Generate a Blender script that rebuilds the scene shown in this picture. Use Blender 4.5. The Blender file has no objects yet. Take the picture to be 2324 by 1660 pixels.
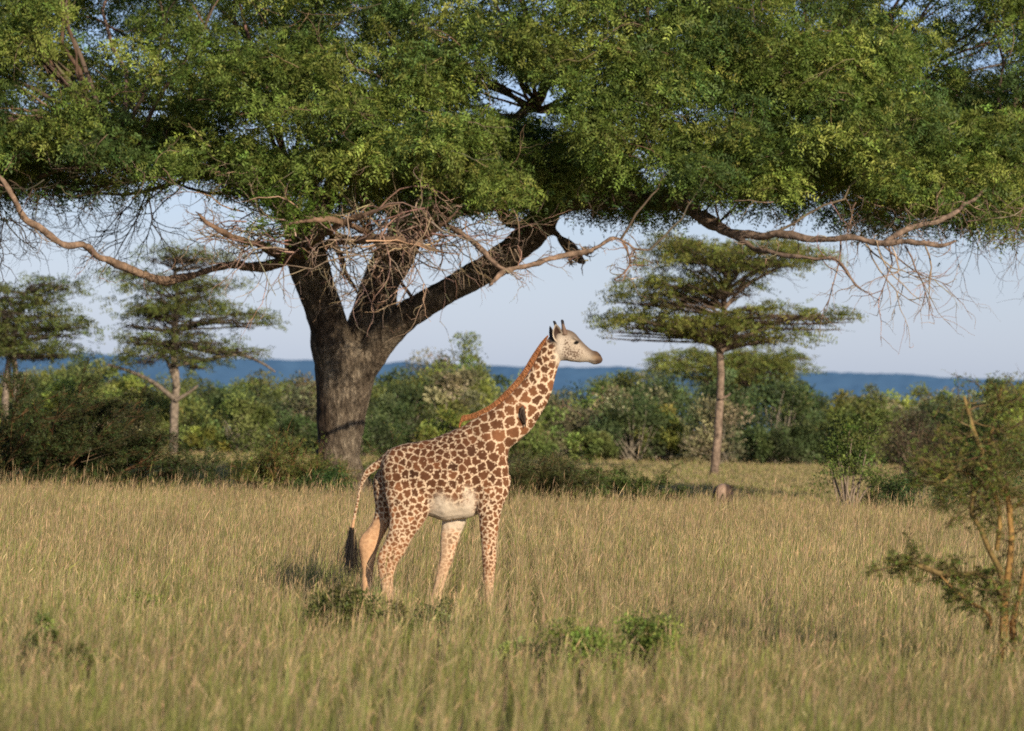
import bpy, math, random
import numpy as np
from mathutils import Vector, noise, kdtree

rng = np.random.default_rng(11)
random.seed(4)
SC = bpy.context.scene
COL = SC.collection

# ------------------------------------------------------------------ camera frame
F = 10020.0
CX, CY = 1162.0, 830.0
HOR = 865.0
ROLL = math.radians(1.5)
EYE = np.array([0.0, 0.0, 3.0])
pitch = math.atan((HOR - CY) / F)
fwd = np.array([0.0, math.cos(pitch), math.sin(pitch)])
r0 = np.array([1.0, 0.0, 0.0])
u0 = np.cross(r0, fwd)
RT = r0 * math.cos(ROLL) + u0 * math.sin(ROLL)
UP = np.cross(RT, fwd)


def P(px, py, d):
    """photo position at a distance -> a place in the world"""
    px = np.asarray(px, float); py = np.asarray(py, float); d = np.asarray(d, float)
    return EYE + d[..., None] * (fwd + RT * ((px - CX) / F)[..., None] - UP * ((py - CY) / F)[..., None])


def proj(p):
    q = np.asarray(p) - EYE
    dz = q @ fwd
    return CX + F * (q @ RT) / dz, CY - F * (q @ UP) / dz


def ground_x(px, d):
    return float(P(px, 1000, d)[0])


# ------------------------------------------------------------------ mesh helpers
def mesh_np(name, V, faces, col=None, smooth=False):
    """faces: list of (n,k) index arrays"""
    V = np.ascontiguousarray(V, dtype=np.float32)
    faces = [np.asarray(f, dtype=np.int32) for f in faces if len(f)]
    me = bpy.data.meshes.new(name)
    me.vertices.add(len(V)); me.vertices.foreach_set('co', V.ravel())
    idx = np.concatenate([f.ravel() for f in faces])
    tot = np.concatenate([np.full(len(f), f.shape[1], np.int32) for f in faces])
    st = np.concatenate([[0], np.cumsum(tot)[:-1]]).astype(np.int32)
    me.loops.add(len(idx)); me.loops.foreach_set('vertex_index', idx)
    me.polygons.add(len(tot)); me.polygons.foreach_set('loop_start', st)
    me.update(calc_edges=True)
    if smooth:
        me.polygons.foreach_set('use_smooth', np.ones(len(tot), bool))
    if col is not None:
        set_col(me, col)
    return me


def set_col(me, col):
    c = np.ones((len(me.vertices), 4), np.float32); c[:, :3] = np.clip(col, 0, 1)
    a = me.color_attributes.new('Col', 'FLOAT_COLOR', 'POINT')
    a.data.foreach_set('color', c.ravel())


class MB:
    def __init__(s): s.V = []; s.F = {}; s.C = []; s.n = 0
    def add(s, V, faces, col):
        V = np.asarray(V, float).reshape(-1, 3)
        col = np.broadcast_to(np.asarray(col, float), (len(V), 3))
        for f in faces:
            f = np.asarray(f)
            if len(f): s.F.setdefault(f.shape[1], []).append(f + s.n)
        s.V.append(V); s.C.append(col); s.n += len(V)
    def build(s, name, mat, parent=None, smooth=False):
        me = mesh_np(name, np.concatenate(s.V), [np.concatenate(v) for v in s.F.values()],
                     np.concatenate(s.C), smooth)
        return link(name, me, mat, parent)


def link(name, me, mat, parent=None):
    o = bpy.data.objects.new(name, me); COL.objects.link(o)
    if mat: me.materials.append(mat)
    if parent is not None:
        o.parent = parent
        o.location = -Vector(parent.location)     # mesh data is in world coordinates
    return o


def thing(name, label, cat, loc=(0, 0, 0), group=None):
    o = bpy.data.objects.new(name, None); COL.objects.link(o)
    o.empty_display_size = 0.2
    o.location = Vector([float(v) for v in loc])
    o['label'] = label; o['category'] = cat
    if group: o['group'] = group
    return o


def norm(v):
    v = np.asarray(v, float)
    return v / np.maximum(np.linalg.norm(v, axis=-1, keepdims=True), 1e-9)


def cols(base, n, var=0.18, hue=0.08):
    """n colour variations of a base"""
    b = np.asarray(base, float)
    k = np.exp(rng.normal(0, var, (n, 1)))
    h = np.exp(rng.normal(0, hue, (n, 3)))
    return b * k * h


def tubes(Pts, R, sides=5):
    """Pts (N,K,3) R (N,K) -> V, quads ; shared-count vectorised tubes"""
    N, K, _ = Pts.shape
    T = np.gradient(Pts, axis=1)
    T = norm(T)
    ref = np.where(np.abs(norm(Pts[:, -1] - Pts[:, 0])[:, 2:3]) > 0.8, np.array([[1.0, 0, 0]]), np.array([[0, 0, 1.0]]))
    ref = ref[:, None, :]
    A = norm(np.cross(T, ref)); B = np.cross(T, A)
    th = np.linspace(0, 2 * np.pi, sides, endpoint=False)
    ring = A[:, :, None, :] * np.cos(th)[None, None, :, None] + B[:, :, None, :] * np.sin(th)[None, None, :, None]
    V = Pts[:, :, None, :] + ring * R[:, :, None, None]
    idx = np.arange(N * K * sides).reshape(N, K, sides)
    a = idx[:, :-1, :]; b = idx[:, 1:, :]
    Q = np.stack([a, np.roll(a, -1, 2), np.roll(b, -1, 2), b], -1).reshape(-1, 4)
    return V.reshape(-1, 3), Q


def spline(pts, n):
    """Catmull-Rom through rows of pts, n samples per span"""
    p = np.asarray(pts, float)
    p = np.vstack([2 * p[0] - p[1], p, 2 * p[-1] - p[-2]])
    out = []
    for i in range(1, len(p) - 2):
        t = np.linspace(0, 1, n, endpoint=False)[:, None]
        a, b, c, d = p[i - 1], p[i], p[i + 1], p[i + 2]
        out.append(0.5 * ((2 * b) + (c - a) * t + (2 * a - 5 * b + 4 * c - d) * t ** 2 + (3 * b - a - 3 * c + d) * t ** 3))
    out.append(p[-2][None])
    return np.vstack(out)


def leaves(mb, C, D, Nn, L, W, col):
    """diamond leaves: base C, direction D, normal Nn"""
    C = np.asarray(C); n = len(C)
    D = norm(D); S = norm(np.cross(D, Nn))
    L = np.broadcast_to(L, (n,))[:, None]; W = np.broadcast_to(W, (n,))[:, None]
    M = C + D * L * 0.45
    V = np.stack([C, M + S * W * .5, C + D * L, M - S * W * .5], 1).reshape(-1, 3)
    Q = np.arange(n * 4).reshape(n, 4)
    mb.add(V, [Q], np.repeat(np.broadcast_to(col, (n, 3)), 4, 0))


def sprays(mb, C, D, L, k, ll, lw, col, droop=0.25, spread=1.0, tilt=.45):
    """pinnate sprays: k leaflet pairs along each rachis"""
    n = len(C)
    D = norm(D)
    U = norm(np.array([0, 0, 1.0]) + rng.normal(0, tilt, (n, 3)))
    S = norm(np.cross(D, U)); U = np.cross(S, D)
    t = (np.arange(k) + .6) / k
    L = np.broadcast_to(L, (n,))
    pos = C[:, None] + D[:, None] * (L[:, None] * t)[..., None]
    pos[..., 2] -= droop * L[:, None] * t ** 2
    out = []
    for sgn in (-1, 1):
        dd = D[:, None] * .55 + S[:, None] * sgn * spread + rng.normal(0, .22, (n, k, 3))
        dd[..., 2] -= .2
        nn = U[:, None] + rng.normal(0, .4, (n, k, 3))
        sc = rng.uniform(.7, 1.2, n * k)
        c = np.repeat(col, k, 0) * np.exp(rng.normal(0, .10, (n * k, 1)))
        leaves(mb, pos.reshape(-1, 3), dd.reshape(-1, 3), nn.reshape(-1, 3), ll * sc, lw * sc, c)


def walk(S, D, L, K=6, wander=.25, pull=(0, 0, 0)):
    """random-walk polylines"""
    n = len(S); D = norm(D); L = np.broadcast_to(L, (n,))
    pts = [np.asarray(S, float)]
    pull = np.asarray(pull, float)
    for _ in range(K - 1):
        D = norm(D + rng.normal(0, wander, (n, 3)) + pull)
        pts.append(pts[-1] + D * (L / (K - 1))[:, None])
    return np.stack(pts, 1)


def branching(S, D, L, R, levels, nchild, K=6, wander=.25, pull=(0, 0, 0), spread=.8, shrink=.6, flat=1.0, tmin=.3):
    """levels of random-walk twigs; returns list of (P,R)"""
    out = []
    n = len(S)
    L = np.broadcast_to(L, (n,)).astype(float); R = np.broadcast_to(R, (n,)).astype(float)
    for lv in range(levels):
        Pt = walk(S, D, L, K, wander, pull)
        Rr = R[:, None] * np.linspace(1, .35, K)[None]
        out.append((Pt, Rr))
        if lv == levels - 1: break
        m = nchild[lv] if isinstance(nchild, (list, tuple)) else nchild
        i = np.repeat(np.arange(len(S)), m)
        tt = rng.uniform(tmin, 1, len(i)) * (K - 1.001)
        k0 = tt.astype(int); fr = (tt - k0)[:, None]
        S2 = Pt[i, k0] * (1 - fr) + Pt[i, k0 + 1] * fr
        dd = norm(Pt[i, k0 + 1] - Pt[i, k0])
        rn = rng.normal(0, 1, (len(i), 3)); rn[:, 2] *= flat
        D2 = dd + spread * norm(rn); 
        D = D2; S = S2; L = L[i] * shrink * rng.uniform(.6, 1.2, len(i)); R = R[i] * .55
    return out


# ------------------------------------------------------------------ materials
def nodes(name):
    m = bpy.data.materials.new(name); m.use_nodes = True
    nt = m.node_tree; nt.nodes.clear()
    out = nt.nodes.new('ShaderNodeOutputMaterial')
    return m, nt, out


def mat_leaf(name, trans=.3, rough=.55, spec=.25, nscale=3.0):
    m, nt, out = nodes(name); N = nt.nodes.new; Lk = nt.links.new
    at = N('ShaderNodeAttribute'); at.attribute_name = 'Col'
    b = N('ShaderNodeBsdfPrincipled'); b.inputs['Roughness'].default_value = rough
    b.inputs['Specular IOR Level'].default_value = spec
    no = N('ShaderNodeTexNoise'); no.inputs['Scale'].default_value = nscale; no.inputs['Detail'].default_value = 3
    geo = N('ShaderNodeNewGeometry'); Lk(geo.outputs['Position'], no.inputs['Vector'])
    mr = N('ShaderNodeMapRange'); mr.inputs[1].default_value = .3; mr.inputs[2].default_value = .7
    mr.inputs[3].default_value = .75; mr.inputs[4].default_value = 1.25
    Lk(no.outputs['Fac'], mr.inputs[0])
    mx = N('ShaderNodeVectorMath'); mx.operation = 'SCALE'
    Lk(at.outputs['Color'], mx.inputs[0]); Lk(mr.outputs[0], mx.inputs['Scale'])
    Lk(mx.outputs[0], b.inputs['Base Color'])
    t = N('ShaderNodeBsdfTranslucent'); Lk(mx.outputs[0], t.inputs['Color'])
    ms = N('ShaderNodeMixShader'); ms.inputs[0].default_value = trans
    Lk(b.outputs[0], ms.inputs[1]); Lk(t.outputs[0], ms.inputs[2]); Lk(ms.outputs[0], out.inputs[0])
    return m


def mat_col(name, rough=.8, spec=.2, bump=0.0, bscale=30, var=(.85, 1.15), vscale=4, sheen=0):
    """vertex colour with soft noise variation and bump"""
    m, nt, out = nodes(name); N = nt.nodes.new; Lk = nt.links.new
    at = N('ShaderNodeAttribute'); at.attribute_name = 'Col'
    b = N('ShaderNodeBsdfPrincipled'); b.inputs['Roughness'].default_value = rough
    b.inputs['Specular IOR Level'].default_value = spec
    if sheen: b.inputs['Sheen Weight'].default_value = sheen
    tc = N('ShaderNodeTexCoord')
    no = N('ShaderNodeTexNoise'); no.inputs['Scale'].default_value = vscale; no.inputs['Detail'].default_value = 5
    Lk(tc.outputs['Object'], no.inputs['Vector'])
    mr = N('ShaderNodeMapRange'); mr.inputs[1].default_value = .3; mr.inputs[2].default_value = .7
    mr.inputs[3].default_value = var[0]; mr.inputs[4].default_value = var[1]
    Lk(no.outputs['Fac'], mr.inputs[0])
    mx = N('ShaderNodeVectorMath'); mx.operation = 'SCALE'
    Lk(at.outputs['Color'], mx.inputs[0]); Lk(mr.outputs[0], mx.inputs['Scale'])
    Lk(mx.outputs[0], b.inputs['Base Color'])
    if bump:
        n2 = N('ShaderNodeTexNoise'); n2.inputs['Scale'].default_value = bscale; n2.inputs['Detail'].default_value = 6
        Lk(tc.outputs['Object'], n2.inputs['Vector'])
        bp = N('ShaderNodeBump'); bp.inputs['Strength'].default_value = 1; bp.inputs['Distance'].default_value = bump
        Lk(n2.outputs['Fac'], bp.inputs['Height']); Lk(bp.outputs[0], b.inputs['Normal'])
    Lk(b.outputs[0], out.inputs[0])
    return m


def mat_bark():
    m, nt, out = nodes('grey_brown_bark'); N = nt.nodes.new; Lk = nt.links.new
    tc = N('ShaderNodeTexCoord')
    mp = N('ShaderNodeMapping'); mp.inputs['Scale'].default_value = (1, 1, .45)
    Lk(tc.outputs['Object'], mp.inputs['Vector'])
    v = N('ShaderNodeTexVoronoi'); v.inputs['Scale'].default_value = 13; v.feature = 'F1'
    n1 = N('ShaderNodeTexNoise'); n1.inputs['Scale'].default_value = 9; n1.inputs['Detail'].default_value = 8; n1.inputs['Roughness'].default_value = .7
    n2 = N('ShaderNodeTexNoise'); n2.inputs['Scale'].default_value = 1.4; n2.inputs['Detail'].default_value = 5
    for n in (n1, n2): Lk(mp.outputs[0], n.inputs['Vector'])
    wv = N('ShaderNodeMixRGB'); wv.blend_type = 'ADD'; wv.inputs[0].default_value = .25
    Lk(mp.outputs[0], wv.inputs[1]); Lk(n1.outputs['Color'], wv.inputs[2]); Lk(wv.outputs[0], v.inputs['Vector'])
    r = N('ShaderNodeValToRGB'); e = r.color_ramp.elements
    e[0].position = .33; e[0].color = (.055, .045, .036, 1); e[1].position = .70; e[1].color = (.48, .43, .36, 1)
    k = e.new(.52); k.color = (.20, .172, .142, 1)
    Lk(n1.outputs['Fac'], r.inputs[0])
    r2 = N('ShaderNodeValToRGB'); e = r2.color_ramp.elements
    e[0].position = .35; e[0].color = (.45, .36, .30, 1); e[1].position = .65; e[1].color = (1.25, 1.15, 1.0, 1)
    Lk(n2.outputs['Fac'], r2.inputs[0])
    mu = N('ShaderNodeMixRGB'); mu.blend_type = 'MULTIPLY'; mu.inputs[0].default_value = 1
    Lk(r.outputs[0], mu.inputs[1]); Lk(r2.outputs[0], mu.inputs[2])
    b = N('ShaderNodeBsdfPrincipled'); b.inputs['Roughness'].default_value = .9; b.inputs['Specular IOR Level'].default_value = .15
    Lk(mu.outputs[0], b.inputs['Base Color'])
    ad = N('ShaderNodeMath'); ad.operation = 'ADD'; Lk(v.outputs['Distance'], ad.inputs[0]); Lk(n1.outputs['Fac'], ad.inputs[1])
    bp = N('ShaderNodeBump'); bp.inputs['Strength'].default_value = 1; bp.inputs['Distance'].default_value = .07
    Lk(ad.outputs[0], bp.inputs['Height']); Lk(bp.outputs[0], b.inputs['Normal'])
    Lk(b.outputs[0], out.inputs[0])
    return m


def mat_ground():
    m, nt, out = nodes('dry_grass_ground'); N = nt.nodes.new; Lk = nt.links.new
    tc = N('ShaderNodeTexCoord')
    a = N('ShaderNodeTexNoise'); a.inputs['Scale'].default_value = .18; a.inputs['Detail'].default_value = 8; a.inputs['Roughness'].default_value = .65
    Lk(tc.outputs['Object'], a.inputs['Vector'])
    r = N('ShaderNodeValToRGB'); e = r.color_ramp.elements
    e[0].position = .35; e[0].color = (.095, .085, .035, 1); e[1].position = .68; e[1].color = (.27, .20, .10, 1)
    k = e.new(.5); k.color = (.18, .155, .07, 1)
    Lk(a.outputs['Fac'], r.inputs[0])
    b = N('ShaderNodeBsdfPrincipled'); b.inputs['Roughness'].default_value = .95; b.inputs['Specular IOR Level'].default_value = .05
    Lk(r.outputs[0], b.inputs['Base Color']); Lk(b.outputs[0], out.inputs[0])
    return m


def mat_hills():
    m, nt, out = nodes('hazy_blue_forest'); N = nt.nodes.new; Lk = nt.links.new
    geo = N('ShaderNodeNewGeometry'); sx = N('ShaderNodeSeparateXYZ'); Lk(geo.outputs['Position'], sx.inputs[0])
    mp = N('ShaderNodeMapping'); mp.inputs['Scale'].default_value = (.012, .002, .05); Lk(geo.outputs['Position'], mp.inputs['Vector'])
    no = N('ShaderNodeTexNoise'); no.inputs['Scale'].default_value = 1; no.inputs['Detail'].default_value = 8; no.inputs['Roughness'].default_value = .65
    Lk(mp.outputs[0], no.inputs['Vector'])
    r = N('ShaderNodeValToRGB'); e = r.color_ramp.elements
    e[0].position = .35; e[0].color = (.098, .205, .375, 1); e[1].position = .7; e[1].color = (.135, .262, .44, 1)  # distance haze put into the diffuse colour as blue
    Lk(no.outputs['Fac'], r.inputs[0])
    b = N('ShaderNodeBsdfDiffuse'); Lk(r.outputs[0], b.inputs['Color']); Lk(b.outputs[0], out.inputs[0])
    return m


LEAF = mat_leaf('tree_leaf', .28)
LEAF_FAR = mat_leaf('bush_leaf', .25, nscale=.8)
GRASS = mat_leaf('grass_blade', .3, .7, .1, nscale=.6)
BARK = mat_bark()
WOOD = mat_col('pale_branch_bark', .9, .12, .03, 12, (.45, 1.45), 7)
TWIG = mat_col('twig_bark', .85, .15, 0, 20, (.7, 1.25), 5)
COAT = mat_col('giraffe_coat', .75, .18, .0015, 220, (.93, 1.07), 25, sheen=.05)
HAIR = mat_col('hair', .6, .3, 0, 50, (.8, 1.2), 60)
HORN = mat_col('dark_smooth', .35, .5, 0, 50, (.9, 1.1), 30)
BIRD = mat_col('feathers', .7, .2, .002, 150, (.85, 1.15), 60)
GROUND = mat_ground(); HILLS = mat_hills()

# ------------------------------------------------------------------ camera, sun, sky
cam = bpy.data.cameras.new('camera'); co = bpy.data.objects.new('camera', cam); COL.objects.link(co)
from mathutils import Matrix
Mx = Matrix(((RT[0], UP[0], -fwd[0], 0), (RT[1], UP[1], -fwd[1], 0), (RT[2], UP[2], -fwd[2], 3.0), (0, 0, 0, 1)))
co.matrix_world = Mx
cam.sensor_width = 36; cam.lens = F / 2324 * 36; cam.clip_end = 20000; cam.clip_start = 1
cam.dof.use_dof = True; cam.dof.focus_distance = 69; cam.dof.aperture_fstop = 155.2 / 70.0
SC.camera = co

EL, AZ = 22.5, 151.0      # azimuth from +Y towards +X
sd = Vector((math.sin(math.radians(AZ)) * math.cos(math.radians(EL)), math.cos(math.radians(AZ)) * math.cos(math.radians(EL)), math.sin(math.radians(EL))))
sl = bpy.data.lights.new('sun', 'SUN'); sl.energy = 5.0; sl.angle = math.radians(.5); sl.color = (1.0, .86, .66)
so = bpy.data.objects.new('sun', sl); COL.objects.link(so); so.rotation_euler = sd.to_track_quat('Z', 'Y').to_euler()
TINT0 = (1.07, 1.22, 1.98, 1)
W = bpy.data.worlds.new('World'); SC.world = W; W.use_nodes = True
nt = W.node_tree; bg = nt.nodes['Background']
sky = nt.nodes.new('ShaderNodeTexSky'); sky.sky_type = 'NISHITA'; sky.sun_disc = False
sky.sun_elevation = math.radians(EL); sky.sun_rotation = math.radians(AZ)
sky.air_density = 1.0; sky.dust_density = .6; sky.ozone_density = 2.5
tint = nt.nodes.new('ShaderNodeMixRGB'); tint.blend_type = 'MULTIPLY'; tint.inputs[0].default_value = 1
tc = nt.nodes.new('ShaderNodeTexCoord'); sxyz = nt.nodes.new('ShaderNodeSeparateXYZ'); nt.links.new(tc.outputs['Generated'], sxyz.inputs[0])
tr = nt.nodes.new('ShaderNodeValToRGB'); tr.color_ramp.elements[0].position = .0; tr.color_ramp.elements[0].color = TINT0
for p_, c_ in ((.028, (.95, 1.02, 1.53, 1)), (.09, (.86, .90, 1.25, 1))):
    e_ = tr.color_ramp.elements.new(p_); e_.color = c_
tr.color_ramp.elements[-1].position = .45; tr.color_ramp.elements[-1].color = (.9, .88, .78, 1)
nt.links.new(sxyz.outputs[2], tr.inputs[0]); nt.links.new(tr.outputs[0], tint.inputs[2])
nt.links.new(sky.outputs[0], tint.inputs[1]); nt.links.new(tint.outputs[0], bg.inputs[0])
bg.inputs[1].default_value = .10
SC.view_settings.view_transform = 'Standard'; SC.view_settings.look = 'None'; SC.view_settings.exposure = 0
SC.render.engine = 'CYCLES'
SC.cycles.max_bounces = 6; SC.cycles.transmission_bounces = 3; SC.cycles.diffuse_bounces = 3
SC.cycles.use_denoising = False

# ------------------------------------------------------------------ ground and hills
def ground_z(y):
    return np.interp(y, [0, 240, 420, 900, 2000, 9000], [0, 0, -6, -40, -48, -48])


ys = np.concatenate([np.linspace(-60, 240, 61), np.linspace(250, 900, 40), np.linspace(1000, 9000, 30)])
xs = np.concatenate([np.linspace(-6000, -200, 20), np.linspace(-180, 180, 61), np.linspace(200, 6000, 20)])
X, Y = np.meshgrid(xs, ys)
V = np.stack([X, Y, ground_z(Y) + .03 * np.sin(X * .6) * np.cos(Y * .35)], -1).reshape(-1, 3)
I = np.arange(len(V)).reshape(X.shape)
Q = np.stack([I[:-1, :-1], I[:-1, 1:], I[1:, 1:], I[1:, :-1]], -1).reshape(-1, 4)
g = link('ground', mesh_np('ground', V, [Q], smooth=True), GROUND); g['kind'] = 'structure'

# far forested ridge: a long slope rising from the valley, seen as a blue band
xs = np.linspace(-900, 900, 700); n_s = 26
rows = []
for k in range(n_s):
    t = k / (n_s - 1)
    y = 2300 + 1500 * t
    px = CX + F * xs / y
    z_top = 3 + np.interp(px, [0, 450, 700, 1200, 1500, 2324], [41, 38, 34, 34, 35, 36]) / F * 3800
    z = -47 + (z_top + 47) * t ** .8
    nz = np.array([noise.fractal(Vector((x * .03, k * 3.1, 0)), .7, 2.2, 5) for x in xs]) * 1.0
    rows.append(np.stack([xs * y / 3000, np.full_like(xs, y), z + nz * (1 + t)], -1))
rows.append(rows[-1] + np.array([0, 900, -40]))
V = np.stack(rows); I = np.arange(V.shape[0] * V.shape[1]).reshape(V.shape[:2])
Q = np.stack([I[:-1, :-1], I[:-1, 1:], I[1:, 1:], I[1:, :-1]], -1).reshape(-1, 4)
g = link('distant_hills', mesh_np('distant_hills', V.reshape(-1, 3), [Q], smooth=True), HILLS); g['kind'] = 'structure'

# ------------------------------------------------------------------ grass
def fnoise(x, y, s, seed=0.0):
    """cheap smooth noise from summed sines"""
    r = np.random.default_rng(int(seed * 10) + 5); o = 0; a = 0
    for i in range(14):
        th = r.uniform(0, 2 * np.pi); k = s * r.uniform(.5, 2.2); ph = r.uniform(0, 6.28); w = r.uniform(.5, 1)
        o = o + w * np.sin((x * np.cos(th) + y * np.sin(th)) * k * 2 * np.pi + ph); a += w
    return o / a * 2.2


def grass_field(name, label, d0, d1, dens, hmean, wid, green_bias, x0=-.72, x1=.72, far=False, seeds=.35):
    wf = 2324 / F
    area = (x1 - x0) * wf * (d1 ** 2 - d0 ** 2) / 2
    n = int(area * dens)
    d = np.sqrt(rng.uniform(d0 ** 2, d1 ** 2, n))
    x = rng.uniform(x0, x1, n) * wf * d
    # tufts: pull a share of the blades towards tuft centres
    cell = .35 if not far else .6
    gx = np.floor(x / cell); gy = np.floor(d / cell)
    hsh = np.sin(gx * 127.1 + gy * 311.7) * 43758.5453; hsh -= np.floor(hsh)
    hs2 = np.sin(gx * 269.5 + gy * 183.3) * 43758.5453; hs2 -= np.floor(hs2)
    k = rng.uniform(0, .75, n)
    x = x * (1 - k) + (gx + .2 + .6 * hsh) * cell * k; d = d * (1 - k) + (gy + .2 + .6 * hs2) * cell * k
    f1 = fnoise(x, d, .35, 1); f2 = fnoise(x, d, 1.2, 2); f3 = fnoise(x, d, .12, 3)
    green = np.clip(.5 + .36 * f1 + .26 * f2 + .32 * f3 + green_bias(x, d) + (hsh - .5) * .5, 0, 1)
    green = (rng.uniform(0, 1, n) < green * .72).astype(float)
    h = hmean * np.exp(rng.normal(0, .25, n)) * (1 + .20 * f2 + .12 * f1) * (1 - .28 * green) * (1 + .25 * (hsh - .5))
    w = wid * rng.uniform(.6, 1.3, n) * (1 + .5 * green)
    az = rng.uniform(0, 2 * np.pi, n)
    lean = np.abs(rng.normal(.0, .26, n)); la = rng.normal(.4, 1.5, n)
    ld = np.stack([np.cos(la), np.sin(la), np.zeros(n)], -1)
    sd_ = np.stack([np.cos(az), np.sin(az), np.zeros(n)], -1)
    base = np.stack([x, d, ground_z(d) - .02], -1)
    def at(t):
        return base + np.array([0, 0, 1.0]) * (h * t * (1 - .25 * lean * t))[:, None] + ld * (h * lean * t ** 2)[:, None]
    rows = []
    for t, ww in ((0, 1), (.4, .9), (.75, .6)):
        p = at(t); rows += [p - sd_ * (w * ww * .5)[:, None], p + sd_ * (w * ww * .5)[:, None]]
    rows.append(at(1.0))
    V = np.stack(rows, 1)
    i0 = np.arange(n)[:, None] * 7
    Qd = np.concatenate([i0 + [0, 1, 3, 2], i0 + [2, 3, 5, 4]]); T = i0 + [4, 5, 6]
    tan = np.array([.485, .385, .205]); pink = np.array([.455, .335, .205]); grn = np.array([.25, .27, .075]); dark = np.array([.21, .17, .075])
    u = rng.uniform(0, 1, (n, 1))
    c = np.where(u < .45, tan, np.where(u < .75, pink, np.where(u < .88, dark, grn * 1.1)))
    c = c * (1 - green[:, None]) + grn * green[:, None]
    c = c * np.exp(rng.normal(0, .21, (n, 1))) * np.exp(rng.normal(0, .04, (n, 3))) * (1 + .12 * f3)[:, None]
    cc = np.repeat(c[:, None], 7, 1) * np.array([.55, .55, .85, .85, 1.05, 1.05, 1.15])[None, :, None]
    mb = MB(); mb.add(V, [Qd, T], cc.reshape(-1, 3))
    # seed heads
    s = (rng.uniform(0, 1, n) < seeds) & (green < .5)
    if s.any():
        m = int(s.sum())
        tip = at(1.0)[s]; dn = at(.78)[s]
        leaves(mb, dn, tip - dn + rng.normal(0, .01, (m, 3)), norm(rng.normal(0, 1, (m, 3)) + np.array([0, -1.2, 0])),
               np.linalg.norm(tip - dn, axis=1) * rng.uniform(.9, 1.3, m), wid * rng.uniform(1.3, 2.4, m), c[s] * np.array([1.12, 1.0, .98]))
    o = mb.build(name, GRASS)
    o['label'] = label; o['category'] = 'grass'; o['kind'] = 'stuff'
    return o


def gb_near(x, d):
    return np.interp(d, [30, 42, 60, 100], [.58, .44, .15, .0]) + .0 * x


grass_field('tall_grass', 'tall dry tan savanna grass around the giraffe and across the foreground', 33, 101, 330, .42, .0046, gb_near)
grass_field('short_grass', 'shorter pale meadow grass between the big tree and the distant woodland', 100.5, 178, 110, .16, .011, lambda x, d: -.02 + 0 * x, far=True, seeds=.1)
# taller scattered stalks
grass_field('tall_seed_stalks', 'scattered taller seeding grass stalks standing above the dry grass', 36, 103, 13, .58, .0045, lambda x, d: -.5 + 0 * x, seeds=.9)

# ------------------------------------------------------------------ giraffe
GD = 55.5
def GZ(zx, zy, off=0.0):
    p = P(760 + np.asarray(zx, float) / 2.461, 700 + np.asarray(zy, float) / 2.461, np.full(np.shape(zx), GD))
    p = np.array(p); p[..., 1] += off
    return p
ZM = 2.461 * F / GD      # zoom units per metre


def gloft(secs, sub=5, sides=20, power=1.0):
    """secs: (x1,y1,x2,y2,halfwidth,offset m) - the two edge points of each section"""
    s = spline(np.array(secs, float), sub)
    A = GZ(s[:, 0], s[:, 1]); B = GZ(s[:, 2], s[:, 3])
    A[:, 1] += s[:, 5]; B[:, 1] += s[:, 5]
    c = (A + B) / 2; a = (A - B) / 2
    th = np.linspace(0, 2 * np.pi, sides, endpoint=False)
    hw = s[:, 4] / ZM
    ct = np.sign(np.cos(th)) * np.abs(np.cos(th)) ** power; st = np.sign(np.sin(th)) * np.abs(np.sin(th)) ** power
    ring = c[:, None] + a[:, None] * ct[None, :, None] + np.array([0, 1.0, 0]) * (hw[:, None] * st[None])[..., None]
    n = len(c); V = np.concatenate([ring.reshape(-1, 3), c[:1], c[-1:]])
    I = np.arange(n * sides).reshape(n, sides)
    Qd = np.stack([I[:-1], np.roll(I[:-1], -1, 1), np.roll(I[1:], -1, 1), I[1:]], -1).reshape(-1, 4)
    c0 = n * sides
    T = np.concatenate([np.stack([I[0], np.roll(I[0], -1), np.full(sides, c0)], -1)[:, ::-1],
                        np.stack([I[-1], np.roll(I[-1], -1), np.full(sides, c0 + 1)], -1)])
    return V, [Qd, T]


def remeshed(name, mb, voxel, smooth_it, factor=.5):
    me = mesh_np(name + '_raw', np.concatenate(mb.V), [np.concatenate(v) for v in mb.F.values()])
    import bmesh
    bm = bmesh.new(); bm.from_mesh(me)
    bmesh.ops.recalc_face_normals(bm, faces=bm.faces); bm.to_mesh(me); bm.free()
    o = bpy.data.objects.new(name + '_raw', me); COL.objects.link(o)
    r = o.modifiers.new('r', 'REMESH'); r.mode = 'VOXEL'; r.voxel_size = voxel; r.adaptivity = 0
    if smooth_it:
        s = o.modifiers.new('s', 'SMOOTH'); s.iterations = smooth_it; s.factor = factor
    dg = bpy.context.evaluated_depsgraph_get(); dg.update()
    out = bpy.data.meshes.new_from_object(o.evaluated_get(dg))
    bpy.data.objects.remove(o, do_unlink=True); bpy.data.meshes.remove(me)
    out.name = name
    return out


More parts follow.
